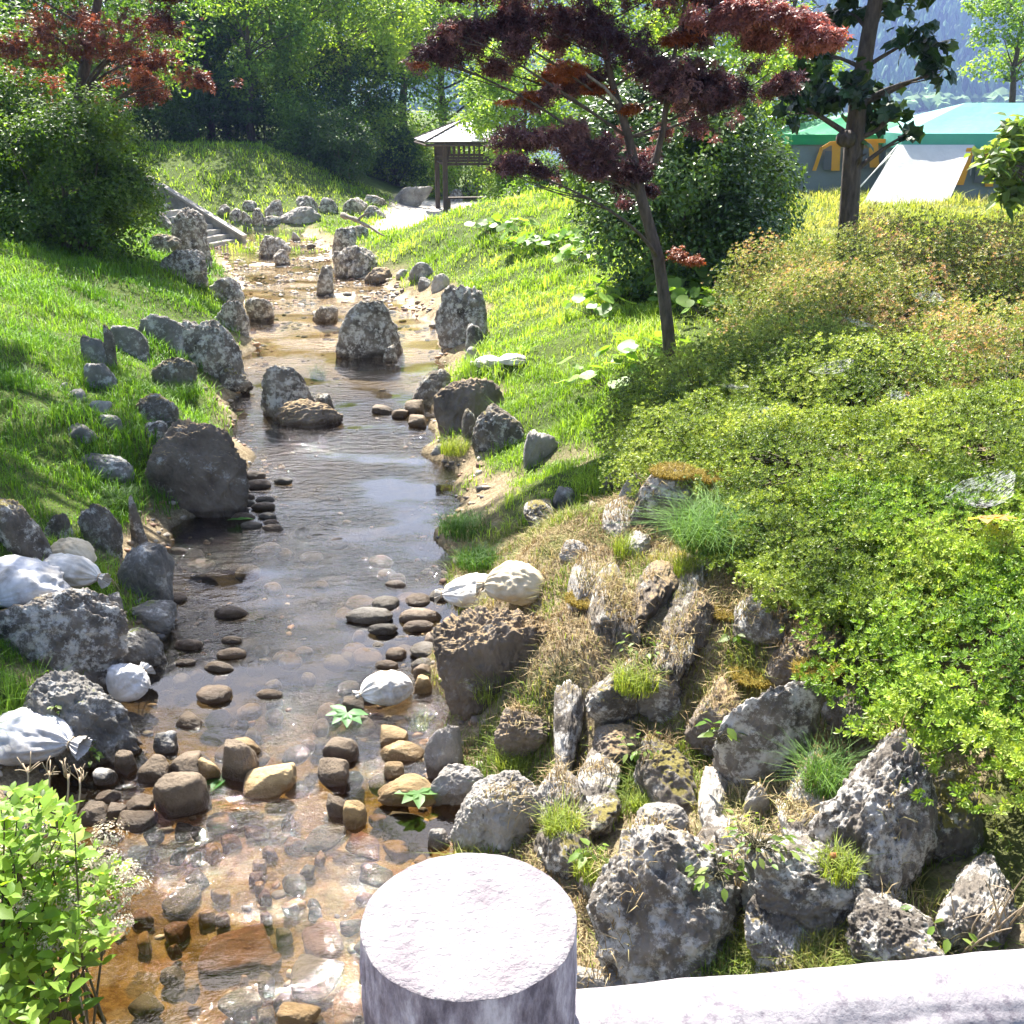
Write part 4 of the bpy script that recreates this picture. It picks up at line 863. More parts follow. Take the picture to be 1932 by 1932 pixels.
def blobs_pts(r,blobs,n,shell=.55,thr=-.22,nf=1.3):
    bl=np.asarray(blobs,float); wgt=bl[:,3]*bl[:,4]+.6*bl[:,5]*(bl[:,3]+bl[:,4]); pick=r.choice(len(bl),n,p=wgt/wgt.sum()); d=nz(r.normal(size=(n,3)))
    rad=1-shell*r.uniform(size=n)**1.5; rad*=1+.42*fbm(d*1.7+pick[:,None]*3.1,3); P=bl[pick,:3]+d*rad[:,None]*bl[pick,3:6]
    k=perlin(P*nf+r.uniform(0,9,3))>thr; return P[k],d[k],pick[k]
def crown(r,blobs,n,size,T,pal,up=.9,outw=.6,jit=.55,shell=.55,thr=-.22,nf=1.3,szv=.3,colf=.8,cj=.22):
    P,d,pk=blobs_pts(r,blobs,n,shell,thr,nf); m_=len(P); nr=d*outw+np.array([0,0,up])+jit*r.normal(size=(m_,3))
    return place(T,P,nr,size*(1+szv*r.uniform(-1,1,m_)),r,tints(r,m_,pal,P,colf,cj))
def limbs(mb,r,trunk,tr_rad,blobs,twigs=5,rr=.35):
    trunk=np.asarray(trunk,float)
    mb.tube(trunk,tr_rad,10)
    for b in blobs:
        c=np.array(b[:3]); hd=np.hypot(trunk[:,0]-c[0],trunk[:,1]-c[1]); k=int(np.argmin(np.abs(trunk[:,2]-(c[2]-.55*hd)))); k=max(len(trunk)//4,min(k,len(trunk)-2)); a=trunk[k]
        midp=(a+c)/2+np.array([0,0,.12*np.linalg.norm(c-a)])+.12*np.linalg.norm(c-a)*r.normal(size=3); pts=bez(a,midp,c,9); r0=np.atleast_1d(tr_rad)[min(k,len(np.atleast_1d(tr_rad))-1)]*rr
        mb.tube(pts,np.linspace(r0,r0*.3,9),6)
        for q in range(twigs):
            e_=c+nz(r.normal(size=3))*np.array(b[3:6])*.85; s_=pts[r.randint(4,9)]; mb.tube(bez(s_,(s_+e_)/2+.08*r.normal(size=3)*np.linalg.norm(e_-s_),e_,6),np.linspace(r0*.32,r0*.08,6),4)
def gz(x,y): return float(hgt(np.array([x]),np.array([y]))[0])
def tree(name,cat,label,group,trunk,rad,blobs,n,size,T,pal,mat,seed,twigs=4,bark='bark',cname='crown',**k):
    r=np.random.RandomState(seed); trunk=np.asarray(trunk,float); e=empty(name,tuple(trunk[0])); tag(e,label,cat,group); bpy.context.view_layer.update()
    mb=MB(); limbs(mb,r,trunk,rad,blobs[::k.pop('lb',1)],twigs); mb.build('trunk',M[bark],e,True)
    V,F,c=crown(r,blobs,n,size,T,pal,**k); mk(cname,V,F,M[mat],e,c,smooth=False); return e
# ---------------------------------------------------------------- background wood
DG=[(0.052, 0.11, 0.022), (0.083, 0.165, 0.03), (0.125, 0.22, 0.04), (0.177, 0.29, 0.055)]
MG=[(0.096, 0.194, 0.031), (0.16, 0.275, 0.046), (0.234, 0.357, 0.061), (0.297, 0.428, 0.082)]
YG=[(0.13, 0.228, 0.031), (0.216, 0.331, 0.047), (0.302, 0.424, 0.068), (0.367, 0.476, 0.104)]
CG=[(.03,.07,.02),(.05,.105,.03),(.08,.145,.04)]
def btree(label,px,y,H,R,pal,seed,n=15000,size=.17,base=.18,group='trees of the wood',kind='round',lean=0,name='broadleaf_tree',dens=1.0,zb=None):
    r=np.random.RandomState(seed); x=W(px,300,y)[0]; z=gz(x,y) if zb is None else zb; bl=[]; H=min(H,4+y*.128-z)
    if kind=='conifer':
        for k in range(30):
            f=k/29; zz=z+H*(.12+.86*f); rr=R*(1-f)*.95+.15; a=r.uniform(0,6.28); bl.append((x+math.cos(a)*rr*.45,y+math.sin(a)*rr*.45,zz,rr*.7,rr*.7,H*.035))
    else:
        for k in range(26):
            d=nz(r.normal(size=3)); q=r.uniform(.45,1)**.6; f=d[2]*q; rr=R*r.uniform(.24,.42)
            bl.append((x+d[0]*q*R*.85,y+d[1]*q*R*.85,z+H*(base+(1-base)*(.5+.46*f)),rr,rr,rr*(.55 if kind=='tier' else .8)))
    k_=14; tr=np.stack([np.linspace(x,x+lean,k_)+.12*r.normal(size=k_).cumsum()*.4,np.full(k_,y)+.1*r.normal(size=k_).cumsum()*.4,np.linspace(z-.3,z+H*.86,k_)],1)
    return tree(name,'tree',label,group,tr,np.linspace(.024*H,.006*H,k_),bl,int(n*dens),size,OVAL,pal,'leaf',seed,twigs=3,up=.8,outw=.7,jit=.6,shell=.5,thr=-.12,nf=.9,colf=.35)
btree('layered tree with lit level sprays, nearest above the sunny far bank',478,49.5,7.6,3.2,MG,27,15000,.17,kind='tier',base=.22)
btree('dark green tree behind the red maple at the top left corner',-40,31,9.5,3.6,DG,1,17000,.15)
btree('dark tree with a bluish sheen showing through the middle of the red maple',70,34,9.5,3.2,CG,2,17000,.15)
btree('dark tree right behind the right wing of the red maple',190,38,10.5,3.2,DG,3,16000,base=.4)
btree('tall dark conifer with drooping sprays, left of centre at the top edge',372,50,14,3.3,CG,4,20000,.17,kind='conifer',name='conifer_tree')
btree('mid green tree with level layered sprays over the sunny far bank',435,52,10.2,4.3,MG,5,17000,.17,kind='tier',base=.25)
btree('shady layered tree behind the dark stone wall of the far pool',560,52,10.5,4.2,MG,6,17000,kind='tier',base=.2)
btree('bright yellow green tree at the top edge left of the pavilion',650,54,12.5,4.4,YG,7,22000,.19,base=.34)
btree('tall yellow green tree directly above the pavilion roof',772,60,13.0,4.6,YG,8,20000,.20,base=.40)
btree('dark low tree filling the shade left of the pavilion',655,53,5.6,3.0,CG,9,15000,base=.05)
btree('deep green tree behind the yellow green one at the top edge',545,60,14,4.2,YG,10,16000,.2)
btree('slender dark tree at the far left of the sunny bank with thin twin stems',405,50.5,8,2.2,DG,11,8000,base=.45)
btree('mid green tree at the top edge between the pavilion and the purple maple',905,58,12,3.8,MG,12,17000,.18,base=.38)
btree('leafy tree whose branches hang in front of the pavilion roof, right side',968,41.5,5.6,2.2,MG,13,15000,.15,base=.34,lean=.4)
btree('pale green tree seen between the forked stems of the purple maple',1150,36,7.6,2.8,MG,14,14000,.15,base=.25)
btree('yellow green tree behind the right wing of the purple maple',1330,34,8.0,2.8,YG,15,16000,.15,base=.1)
btree('mid green tree between the purple maple and the large leaved tree',1470,38,6.8,2.2,MG,16,12000,.16,base=.1)
btree('dark backdrop tree deep behind the red maple wing and the conifer',230,58,14,4.8,DG,17,15000,.22,base=.1)
btree('dark backdrop tree rising behind the layered trees',470,66,15,5.0,DG,18,15000,.24,base=.05)
btree('blue green backdrop tree above the pavilion',835,62,12.0,4.2,MG,19,14000,.22,base=.1)
btree('dark backdrop tree closing the view at the left frame edge',20,46,13,4.6,CG,20,15000,.22,base=.02)
btree('shady tree behind the far steps',330,51,9,3.2,CG,26,12000,.18,base=.05)
btree('lacy light green tree with open sprays beyond the big tent',1900,52,8.6,2.6,[(.13,.24,.04),(.18,.30,.06),(.24,.36,.09)],21,7000,.19,base=.42,group='trees beyond the tents',kind='tier',name='lacy_tree')
# understorey
def shrub(label,px,y,H,R,pal,seed,n=9000,size=.11,name='bush',T=OVAL,mat='leaf',group='bushes under the trees',zb=None,x=None,nb=14,flat=.9,**kw):
    r=np.random.RandomState(seed); x=W(px,300,y)[0] if x is None else x; z=gz(x,y) if zb is None else zb; bl=[(x,y,z+H*.45,R*.75,R*.75,H*.45)]
    for k in range(nb):
        a=r.uniform(0,6.28); f=r.uniform(.15,.95); q=R*(1-.55*f)*r.uniform(.5,.95); rr=R*r.uniform(.25,.42); bl.append((x+math.cos(a)*q,y+math.sin(a)*q,z+H*f*.88,rr,rr,rr*flat))
    e=empty(name,(x,y,z)); tag(e,label,name.replace('_',' '),group); bpy.context.view_layer.update(); mb=MB()
    for b in bl[::2]: mb.tube(bez((x+r.normal()*.1*R,y+r.normal()*.1*R,z-.1),((x+b[0])/2,(y+b[1])/2,z+(b[2]-z)*.3),b[:3],7),np.linspace(.03,.008,7)*max(.6,H/2.5),5)
    mb.build('stem',M['stem'],e,True); kk=dict(up=.7,outw=.8,jit=.55,shell=.45,thr=-.25,nf=1.6,colf=1.0); kk.update(kw)
    V,F,c=crown(r,bl,n,size,T,pal,**kk); mk('crown',V,F,M[mat],e,c,smooth=False); return e
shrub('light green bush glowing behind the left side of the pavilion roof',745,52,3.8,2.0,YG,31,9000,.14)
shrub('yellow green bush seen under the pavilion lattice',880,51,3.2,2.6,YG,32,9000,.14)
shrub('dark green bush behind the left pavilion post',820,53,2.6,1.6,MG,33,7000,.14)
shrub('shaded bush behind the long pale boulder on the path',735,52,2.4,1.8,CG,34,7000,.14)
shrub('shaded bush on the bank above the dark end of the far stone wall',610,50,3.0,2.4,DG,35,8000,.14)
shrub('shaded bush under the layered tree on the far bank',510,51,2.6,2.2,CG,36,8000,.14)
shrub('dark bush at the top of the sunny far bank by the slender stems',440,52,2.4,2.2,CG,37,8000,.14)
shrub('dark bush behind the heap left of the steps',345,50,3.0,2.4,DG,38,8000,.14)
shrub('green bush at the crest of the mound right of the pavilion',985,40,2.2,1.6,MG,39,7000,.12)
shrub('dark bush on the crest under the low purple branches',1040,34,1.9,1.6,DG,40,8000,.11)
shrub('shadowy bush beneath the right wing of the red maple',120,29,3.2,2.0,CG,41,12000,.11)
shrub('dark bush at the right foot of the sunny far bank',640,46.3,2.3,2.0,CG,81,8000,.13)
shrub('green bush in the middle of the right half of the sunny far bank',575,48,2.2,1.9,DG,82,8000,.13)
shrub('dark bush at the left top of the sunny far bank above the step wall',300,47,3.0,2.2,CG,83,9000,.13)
# big bushes
r=np.random.RandomState(5)
bx=W(112,300,22.0)[0]
shrub('big dark small leaved bush on the left bank under the red maple',0,22.0,3.5,1.85,[(.045,.09,.018),(.075,.145,.028),(.12,.21,.04),(.18,.28,.06)],44,52000,.085,name='big_bush',x=bx,group='large bushes',nb=34,flat=.8,thr=-.16,zb=gz(bx,22.0)-.1)
shrub('big leafy bush behind the big dark bush at the left frame edge',-60,22.5,3.4,1.8,DG,45,24000,.085,name='big_bush',group='large bushes',nb=22)
cx_=W(1280,300,18.6)[0]
shrub('big glossy dark camellia bush behind the purple maple trunk',0,18.6,3.6,2.15,[(.04,.085,.02),(.065,.13,.028),(.10,.185,.036),(.16,.26,.05)],46,80000,.09,name='camellia_bush',x=cx_,mat='leaf_gloss',group='large bushes',nb=44,thr=-.3,zb=gz(cx_,18.6)-.05)
# red maple, left
def rows(y,items):                     # foliage tiers given by picture place and size, at ground distance y
    out=[]
    for px,py,rx,rz,dy in items:
        rq=np.random.RandomState(int(px*7+py)); s=(y+dy)/CP/FP
        for k in range(4):
            c=W(px+rx*rq.uniform(-.6,.6),py+rz*rq.uniform(-.75,.75),y+dy+rx*s*rq.uniform(-.5,.5)); q=rq.uniform(.40,.75); out.append((c[0],c[1],c[2],rx*s*q,rx*s*q*.85,rz*s*q*rq.uniform(.8,1.9)))
    return out
RED=[(.06,.022,.018),(.13,.045,.026),(.24,.085,.04),(.36,.14,.065)]
x0,z0=W(150,420,24.5)[0],gz(W(150,420,24.5)[0],22)
tk=[(x0,24.5,z0-.2)]+[tuple(W(px,py,24.5)) for px,py in ((150,330),(152,260),(150,190),(160,130),(175,60),(185,0),(190,-70),(195,-140))]
tree('red_maple_tree','tree','red leaved maple with level sprays over the left bank',None,tk,np.linspace(.17,.05,9),
 rows(24.5,[(60,70,85,26,-.6),(150,30,90,24,.4),(20,85,60,20,-1.0),(250,100,85,24,-.5),(330,140,85,20,-.6),(395,150,60,15,-.3),(290,115,60,18,.6),(215,200,70,26,.3),(280,25,75,26,0),(210,60,70,22,-.5),(40,150,70,22,.2),(110,110,60,18,-.8),(260,160,70,24,.6),(330,60,50,16,.4),(200,-50,150,40,0),(40,-40,120,40,0),(120,-120,170,50,.2),(340,-30,80,26,.3),(90,205,70,20,.8)]),
 34000,.13,STAR,RED,'maple',51,lb=6,twigs=7,up=.6,outw=.4,jit=.75,shell=.98,thr=.08,nf=1.6,colf=.7)
# purple maple, centre
yT=13.2; PUR=[(.045,.020,.028),(.085,.040,.050),(.15,.075,.08),(.27,.14,.125)]
base=W(1266,700,yT); tk=[(base[0],yT,gz(base[0],yT)-.15)]+[tuple(W(px,py,yT)) for px,py in ((1262,640),(1253,560),(1243,490),(1226,430),(1209,370),(1200,320),(1186,260),(1172,210),(1157,165),(1145,110),(1128,50),(1110,-10),(1095,-70),(1085,-140))]
pm=tree('purple_maple_tree','tree','slender leaning maple with dark purple level sprays in the middle',None,tk,np.array([.09,.078,.072,.068,.066,.064,.058,.05,.045,.04,.036,.032,.028,.022,.018]),
 rows(yT,[(790,105,58,22,-.4),(860,70,70,28,-.3),(930,60,75,30,.2),(985,95,60,22,-.4),(1010,30,80,32,.1),(1080,60,70,30,.5),(1160,60,80,34,-.2),(1100,150,62,24,.4),(1020,180,50,16,-.3),(1230,120,75,30,.2),(1300,150,80,30,-.2),(1380,180,85,34,.2),(1460,150,70,30,.3),(1330,215,60,22,.4),(1005,265,62,20,-.5),(1070,275,75,28,-.2),(1150,285,75,30,.2),(1000,315,55,18,-.6),(1090,320,70,20,-.3),(1190,320,60,30,.1),(1230,250,60,26,.3),(1300,60,60,24,.3),(1215,370,40,18,.2),(1060,-50,180,50,0),(1300,-60,170,50,.1),(900,-40,120,40,.3),(1180,-140,220,60,.2),(940,130,40,16,-.1),(960,310,40,13,-.7)]),
 105000,.10,STAR,PUR,'maple',52,lb=6,twigs=7,up=.6,outw=.4,jit=.75,shell=.98,thr=.083,nf=3.0,colf=1.0)
bpy.context.view_layer.update(); r=np.random.RandomState(53)
V,F,c=crown(r,rows(yT,[(1350,20,62,20,-.5),(1430,30,70,22,-.6),(1510,45,62,22,-.5),(1540,75,42,14,-.6),(1460,80,60,16,-.4),(1310,40,40,12,-.6)]),11000,.105,STAR,[(.10,.04,.04),(.20,.08,.07),(.32,.12,.10),(.42,.17,.12)],up=.9,outw=.4,jit=.5,shell=.95,thr=-.2,nf=2.6)
o=mk('crown',V,F,M['maple'],pm,c,smooth=False); o['label']='pinkish red sunlit sprays at the upper right of the purple maple'
V,F,c=crown(r,rows(yT,[(1060,140,50,14,-.2),(985,185,46,10,-.3),(1110,165,36,10,0),(805,125,30,8,-.5),(1275,75,36,9,0),(1185,205,30,7,0),(1295,487,26,9,-.2)]),3600,.075,STAR,[(.20,.05,.015),(.32,.09,.02),(.36,.13,.03)],up=1.1,outw=.35,jit=.4,shell=.85,thr=-.3)
o=mk('crown',V,F,M['maple'],pm,c,smooth=False); o['label']='orange brown leaf sprays among the purple ones'
mb=MB(); mb.tube([W(px,py,yT-.1) for px,py in ((1166,195),(1140,165),(1110,143),(1080,108))],[.022,.02,.015,.007],6); mb.build('dead_branch',M['bark_pale'],pm,True)
mb=MB(); mb.tube([W(px,py,yT+.05) for px,py in ((1204,345),(1238,300),(1252,240),(1262,160),(1275,90),(1290,20),(1300,-60))],[.045,.04,.034,.028,.022,.016,.01],8); mb.build('second_stem',M['bark'],pm,True)
# tall tree on the left bank outside the frame: its crown shades the pool
r=np.random.RandomState(58); zz0=gz(-9.2,12.5); bl=[]
while len(bl)<50:
    bx_,by_=r.uniform(-8.6,-1.2),r.uniform(11.0,18.2)
    if bx_>-4.9+min(3.7,max(0,(by_-13.0)*1.0)): continue
    bl.append((bx_,by_,r.uniform(7.0,9.2),r.uniform(.45,1.0),r.uniform(.45,1.0),r.uniform(.25,.5)))
tree('broadleaf_tree','tree','tall tree rooted on the left bank outside the frame, its crown arching over the pool',None,bez((-9.4,12.0,zz0-.2),(-9.7,12.0,9.0),(-6.2,13.6,8.7),12),np.linspace(.26,.09,12),bl,20000,.15,OVAL,MG,'leaf',58,twigs=3,up=1.0,outw=.4,jit=.5,shell=.8,thr=-.15,nf=1.0)
# large leaved tree, right
yB=17.0; b0=W(1603,420,yB); tk=[(b0[0],yB,gz(b0[0],yB)-.2)]+[tuple(W(px,py,yB)) for px,py in ((1602,400),(1606,330),(1612,262),(1618,200),(1628,130),(1640,60),(1652,0),(1662,-60),(1672,-130))]
LB=[(.012,.035,.012),(.022,.055,.016),(.04,.085,.02),(.08,.15,.03)]
pt=tree('plane_tree','tree','large leaved tree with a stout mottled trunk before the tents',None,tk,np.array([.145,.14,.135,.14,.125,.115,.105,.1,.09,.07]),
 rows(yB,[(1500,190,38,34,-.3),(1535,140,42,34,.2),(1548,200,34,22,-.2),(1600,170,40,30,-.4),(1655,185,40,20,.2),(1690,205,30,16,-.2),(1720,85,40,26,-.3),(1765,110,34,22,-.2),(1770,150,22,16,-.1),(1680,20,40,16,.2),(1590,40,50,22,.3),(1640,235,30,14,.2),(1560,90,40,22,.3),(1625,285,22,10,-.3),(1560,-60,120,40,0),(1720,-70,130,40,0),(1640,-140,170,50,.1),(1715,250,14,10,-.2)]),
 1400,.235,PLANE_,LB,'dark_leaf',54,lb=4,twigs=4,up=.35,outw=.4,jit=.6,shell=.9,thr=-.5,bark='bark')
mb=MB(); k0=W(1590,262,yB-.16); mb.tube([k0+[.12,.1,0],k0+[.0,0,0],k0+[-.02,-.06,-.01]],[.13,.11,.06],10); mb.build('burl',M['bark'],pt,True)
# pale leaved branch at the right edge
y=13.5; r0=W(1990,430,y); tk=[(r0[0],y,gz(r0[0],y)-.1)]+[tuple(W(px,py,y)) for px,py in ((1985,400),(1975,350),(1960,310),(1945,280),(1935,250))]
tree('round_leaved_shrub','shrub','pale round leaved shrub poking in at the right edge before the big tent',None,tk,np.linspace(.06,.02,6),
 rows(y,[(1895,285,52,34,0),(1930,250,40,24,.2),(1880,320,40,26,-.2),(1925,330,50,34,.1),(1910,370,44,22,0),(1960,300,60,50,.3)]),900,.15,OVAL6,[(.06,.12,.03),(.12,.20,.05),(.22,.30,.10),(.30,.37,.16)],'leaf',55,twigs=5,up=.8,outw=.5,jit=.5,shell=.8,thr=-.6)

# ---------------------------------------------------------------- azalea hedge
AZ=[(.08,.125,.02),(.155,.225,.034),(.25,.325,.052),(.35,.41,.09)]; AZB=[(.07,.135,.016),(.14,.245,.026),(.23,.345,.042),(.33,.43,.07)]; AZR=[(.09,.13,.028),(.16,.21,.042),(.25,.29,.07),(.35,.33,.14),(.42,.25,.15)]
def azalea(label,x,y,rx,ry,top,pal,seed,n,size=.034):
    n=int(n*1.7); size*=.80
    r=np.random.RandomState(seed); z=gz(x,y)-.05; e=empty('azalea_shrub',(x,y,z)); tag(e,label,'azalea','azaleas of the hedge on the right'); bpy.context.view_layer.update(); H=top-z
    d=nz(r.normal(size=(n*2,3))); d[:,2]=np.abs(d[:,2])*1.0-.12; d=nz(d); q=1-.42*r.uniform(size=len(d))**2.2
    bumpf=1+.15*fbm(d*2.0+seed,3)+.16*fbm(d*6+seed,3)+.07*fbm(d*15+seed,2)+np.where(r.uniform(size=len(d))<.035,r.uniform(.02,.13,len(d)),0); P=np.array([x,y,z])+d*np.array([rx,ry,H])*(q*bumpf)[:,None]
    k=perlin(P*3.2+seed)+.7*perlin(P*7+3)>-.26; P,d=P[k][:n],d[k][:n]; m_=len(P); nr=d*np.array([.8,.8,1])+np.array([0,0,.45])+.38*r.normal(size=(m_,3))
    V,F,c=place(ROSE,P,nr,size*r.uniform(.65,1.35,m_),r,tints(r,m_,pal,P,1.6,.2)); cols=c; mk('crown',V,F,M['azalea'],e,cols,smooth=False)
    mb=MB()
    for i in range(60):
        dd=nz(r.normal(size=3)); dd[2]=abs(dd[2]); p1=np.array([x,y,z])+dd*np.array([rx,ry,H])*r.uniform(.7,.98); mb.tube(bez((x+.2*rx*r.normal(),y+.2*ry*r.normal(),z),((x+p1[0])/2,(y+p1[1])/2,z+.3*H),p1,6),np.linspace(.014,.003,6),4)
    mb.build('stem',M['stem'],e,True); return e
azalea('brightest yellow green azalea, nearest the rail at the right frame edge',3.05,4.85,1.42,1.5,1.72,AZB,61,12000,.036)
azalea('azalea mound above the wedge shaped rock, its lower branches bare',2.15,6.35,.88,1.1,1.72,AZ,62,8500,.030)
azalea('azalea mound beside the mossy top rockery boulder',1.75,8.6,.95,1.3,1.72,AZ,63,7500,.031)
azalea('azalea whose lowest left branches reach out over the lawn below the maple',1.9,10.6,1.0,1.3,1.75,AZ,64,6500,.034)
azalea('azalea with dark gaps at the right frame edge, above the dry brown leaf',3.55,7.3,1.25,1.35,2.05,AZ,65,8500,.033)
azalea('dome of azalea in the middle of the hedge',3.1,9.6,1.25,1.45,2.10,AZ,66,7500,.035)
azalea('azalea with reddish tips at the right frame edge, middle of the hedge',4.7,10.2,1.4,1.6,2.28,AZR,67,7500,.036)
azalea('azalea with reddish tips behind the middle dome',3.75,12.6,1.4,1.6,2.34,AZR,68,7500,.038)
azalea('far azalea in front of the large leaved tree trunk',4.9,14.2,1.6,1.6,2.68,AZR,69,7500,.040)
azalea('far azalea under the white awning at the right frame edge',6.6,14.3,1.7,1.7,2.68,AZR,70,7500,.040)
azalea('farthest left azalea meeting the camellia bush',3.75,15.2,1.1,1.3,2.30,AZR,71,5000,.040)
azalea('azalea filling the dip between the mossy boulder mound and the middle dome',2.35,7.7,1.1,1.3,1.80,AZ,73,7000,.031)
azalea('azalea filling the dip above the bright one, left of the dry leaf',2.9,6.3,1.0,1.1,1.85,AZB,74,7000,.032)
azalea('azalea between the lawn reaching one and the red tipped ones',2.9,11.2,1.2,1.4,1.98,AZ,75,6500,.036)
azalea('low azalea tucked behind the bright one at the right frame edge',4.5,7.4,1.2,1.5,2.05,AZ,72,5000,.035)
# ---------------------------------------------------------------- grass, weeds and litter
def blades(r,x,y,z,h,wd,cols,lean=.5,two=True):
    n=len(x); a=r.uniform(0,6.28,n); f=np.stack([np.cos(a),np.sin(a),0*a],1); s=np.stack([-np.sin(a),np.cos(a),0*a],1); b=np.stack([x,y,z],1); ln=(lean*r.uniform(.2,1.3,n))[:,None]
    h=np.asarray(h)[:,None]; wd=(np.broadcast_to(wd,(n,)))[:,None]; up=np.array([0,0,1.])
    m1=b+up*h*.55+f*h*ln*.25; tp=b+up*h*(1-.25*ln)+f*h*ln*.9
    V=np.stack([b-s*wd/2,b+s*wd/2,m1+s*wd*.4,m1-s*wd*.4,tp],1).reshape(-1,3); o=np.arange(n)[:,None]*5
    return V,[o+np.array([[0,1,2,3]]),o+np.array([[3,2,4]])],np.repeat(cols,5,0)
r=np.random.RandomState(91); n=700000
y=np.exp(r.uniform(math.log(3.4),math.log(47),n)); x=y*r.uniform(-.62,.60,n)-.2
g,bw,pw=cover(x,y); xl,xr=edges(y); dl=xl-x; dr=x-xr
nn=n2(x,y,1.1,3,44.0); right=(dr>0); near=right&(y<9.7)
pr=np.where(near,.75*sst(-.2,.3,nn)+.08,g*np.where(right|(dl<0),.9,1.0)*(.55+.45*sst(-.3,.2,nn)))
pr=np.where(right&(x>2.2)&(y<16.5),pr*.25,pr); pr=np.where((dl>8)&(y>40),pr*.6,pr)
k=r.uniform(size=n)<pr; x,y,dl,dr,nn,right,near=[v[k] for v in (x,y,dl,dr,nn,right,near)]; n=len(x); z=hgt(x,y)-.01
h=r.uniform(.5,1.25,n)*np.where(near,.095,np.where(right,.15,.15)); h=h*np.where(y>20,1.15,1)*np.where(right&(x>4)&(y>14),1.15,1)*(1+.5*np.clip(nn,-.5,.8))
wd=.0055*np.maximum(1,y/7.0)*r.uniform(.7,1.3,n)
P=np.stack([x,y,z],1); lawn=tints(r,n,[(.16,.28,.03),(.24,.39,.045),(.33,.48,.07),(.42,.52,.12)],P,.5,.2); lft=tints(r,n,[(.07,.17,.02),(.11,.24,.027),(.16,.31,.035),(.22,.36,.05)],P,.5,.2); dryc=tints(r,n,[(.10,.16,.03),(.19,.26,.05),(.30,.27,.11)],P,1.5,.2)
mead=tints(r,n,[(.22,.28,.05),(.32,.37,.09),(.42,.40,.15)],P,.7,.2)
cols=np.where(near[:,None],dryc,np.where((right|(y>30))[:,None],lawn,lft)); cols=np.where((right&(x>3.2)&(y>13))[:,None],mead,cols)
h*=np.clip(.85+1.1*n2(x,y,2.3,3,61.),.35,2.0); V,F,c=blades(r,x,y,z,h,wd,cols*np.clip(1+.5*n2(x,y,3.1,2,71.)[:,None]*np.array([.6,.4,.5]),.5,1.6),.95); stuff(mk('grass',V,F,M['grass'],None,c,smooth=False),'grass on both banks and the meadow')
# dead grass and moss litter on the rockery soil
refresh()
n=62000; y=r.uniform(3.2,9.8,n); xl,xr=edges(y); x=xr+.1+r.uniform(size=n)*np.where(y<5,2.0,2.4); k=n2(x,y,1.4,3,12.)>-.30; x,y=x[k],y[k]; n=len(x); z=hgt(x,y); kk=np.ones(n,bool)
for i in range(n):
    ok,loc,nor,_i,ob,_m=sc.ray_cast(dg,Vector((x[i],y[i],9)),Vector((0,0,-1)))
    while ok and ob.name.split('.')[0] in ('crown','stem','trunk'): ok,loc,nor,_i,ob,_m=sc.ray_cast(dg,loc-Vector((0,0,.004)),Vector((0,0,-1)))
    if ok and ob.name.split('.')[0] in ('boulder','stone'):
        z[i]=loc.z; kk[i]=nor.z>.62 and n2(x[i:i+1],y[i:i+1],2.2,2,15.)[0]>-.02
    elif ok and ob.name!='ground': kk[i]=False
x,y,z=x[kk],y[kk],z[kk]; n=len(x)
V,F,c=blades(r,x,y,z,r.uniform(.02,.09,n),.005,tints(r,n,[(.16,.11,.055),(.27,.20,.10),(.40,.32,.18),(.22,.22,.06)],np.stack([x,y,z],1),2,.25),1.6); stuff(mk('dry_grass',V,F,M['dry'],None,c,smooth=False),'dry grass litter on the rockery slope')
def tuft(label,px,py,n,h,wd,pal,seed,spread=.1,lean=.9,name='grass_tuft',group='grass tufts in the rockery',mat='grass'):
    r=np.random.RandomState(seed); c0,nn_,ob=surf(px,py); a=r.uniform(0,6.28,n); q=spread*np.sqrt(r.uniform(size=n)); x=c0[0]+q*np.cos(a); y=c0[1]+q*np.sin(a); z=np.full(n,c0[2]-.03)
    V,F,c=blades(r,x,y,z,h*r.uniform(.5,1.2,n),wd,tints(r,n,pal),lean); o=mk(name,V-c0,F,M[mat],None,c,smooth=False); o.location=c0; return tag(o,label,'grass tuft' if name=='grass_tuft' else 'moss',group)
TG=[(.07,.15,.03),(.12,.24,.05),(.19,.31,.09)]; TY=[(.15,.22,.03),(.24,.31,.05),(.34,.38,.10)]
tuft('biggest drooping blue green grass tuft, beside the black faced top boulder',1350,1020,1500,.34,.004,TG,1,.26,1.5)
tuft('grass tuft left of the biggest one, on pale rock',1180,1045,260,.20,.004,TY,2,.08)
tuft('wispy grass tuft by the wedge shaped rock',1555,1480,420,.26,.003,TG,3,.10,1.3)
tuft('short green tuft above the furrowed dark rock',1200,1290,420,.17,.0045,TY,4,.13)
tuft('yellow green tuft between the grey boulders and the dark ridge',975,1440,420,.15,.0045,TY,5,.13)
tuft('yellow green tuft behind the pitted grey boulder',1060,1560,380,.16,.0045,TY,6,.10)
tuft('small tuft at the right edge of the bridge post',1120,1640,300,.12,.0045,TY,7,.10)
tuft('bright tuft on the foot of the black faced buried rock',1210,1520,180,.11,.0045,TY,8,.05)
tuft('grass tuft right of the wispy one, under the lichen spotted boulder',1580,1640,300,.14,.0045,TY,9,.09)
tuft('grass tuft on the tall furrowed rock shoulder',1300,1075,300,.16,.004,TY,10,.10)
tuft('sunlit tuft at the right water edge under the mossy green stone',860,850,500,.22,.005,TY,11,.18)
tuft('shaded green tuft hanging over the right water edge',880,1000,900,.24,.005,[(.05,.12,.02),(.08,.18,.03)],12,.26,1.2)
tuft('green tuft overhanging the water behind the tied sandbags',900,1060,500,.20,.005,[(.05,.12,.02),(.08,.18,.03)],13,.18,1.2)
tuft('tall stalky tuft on the front of the sandbag block',925,1310,160,.26,.0035,TY,14,.12)
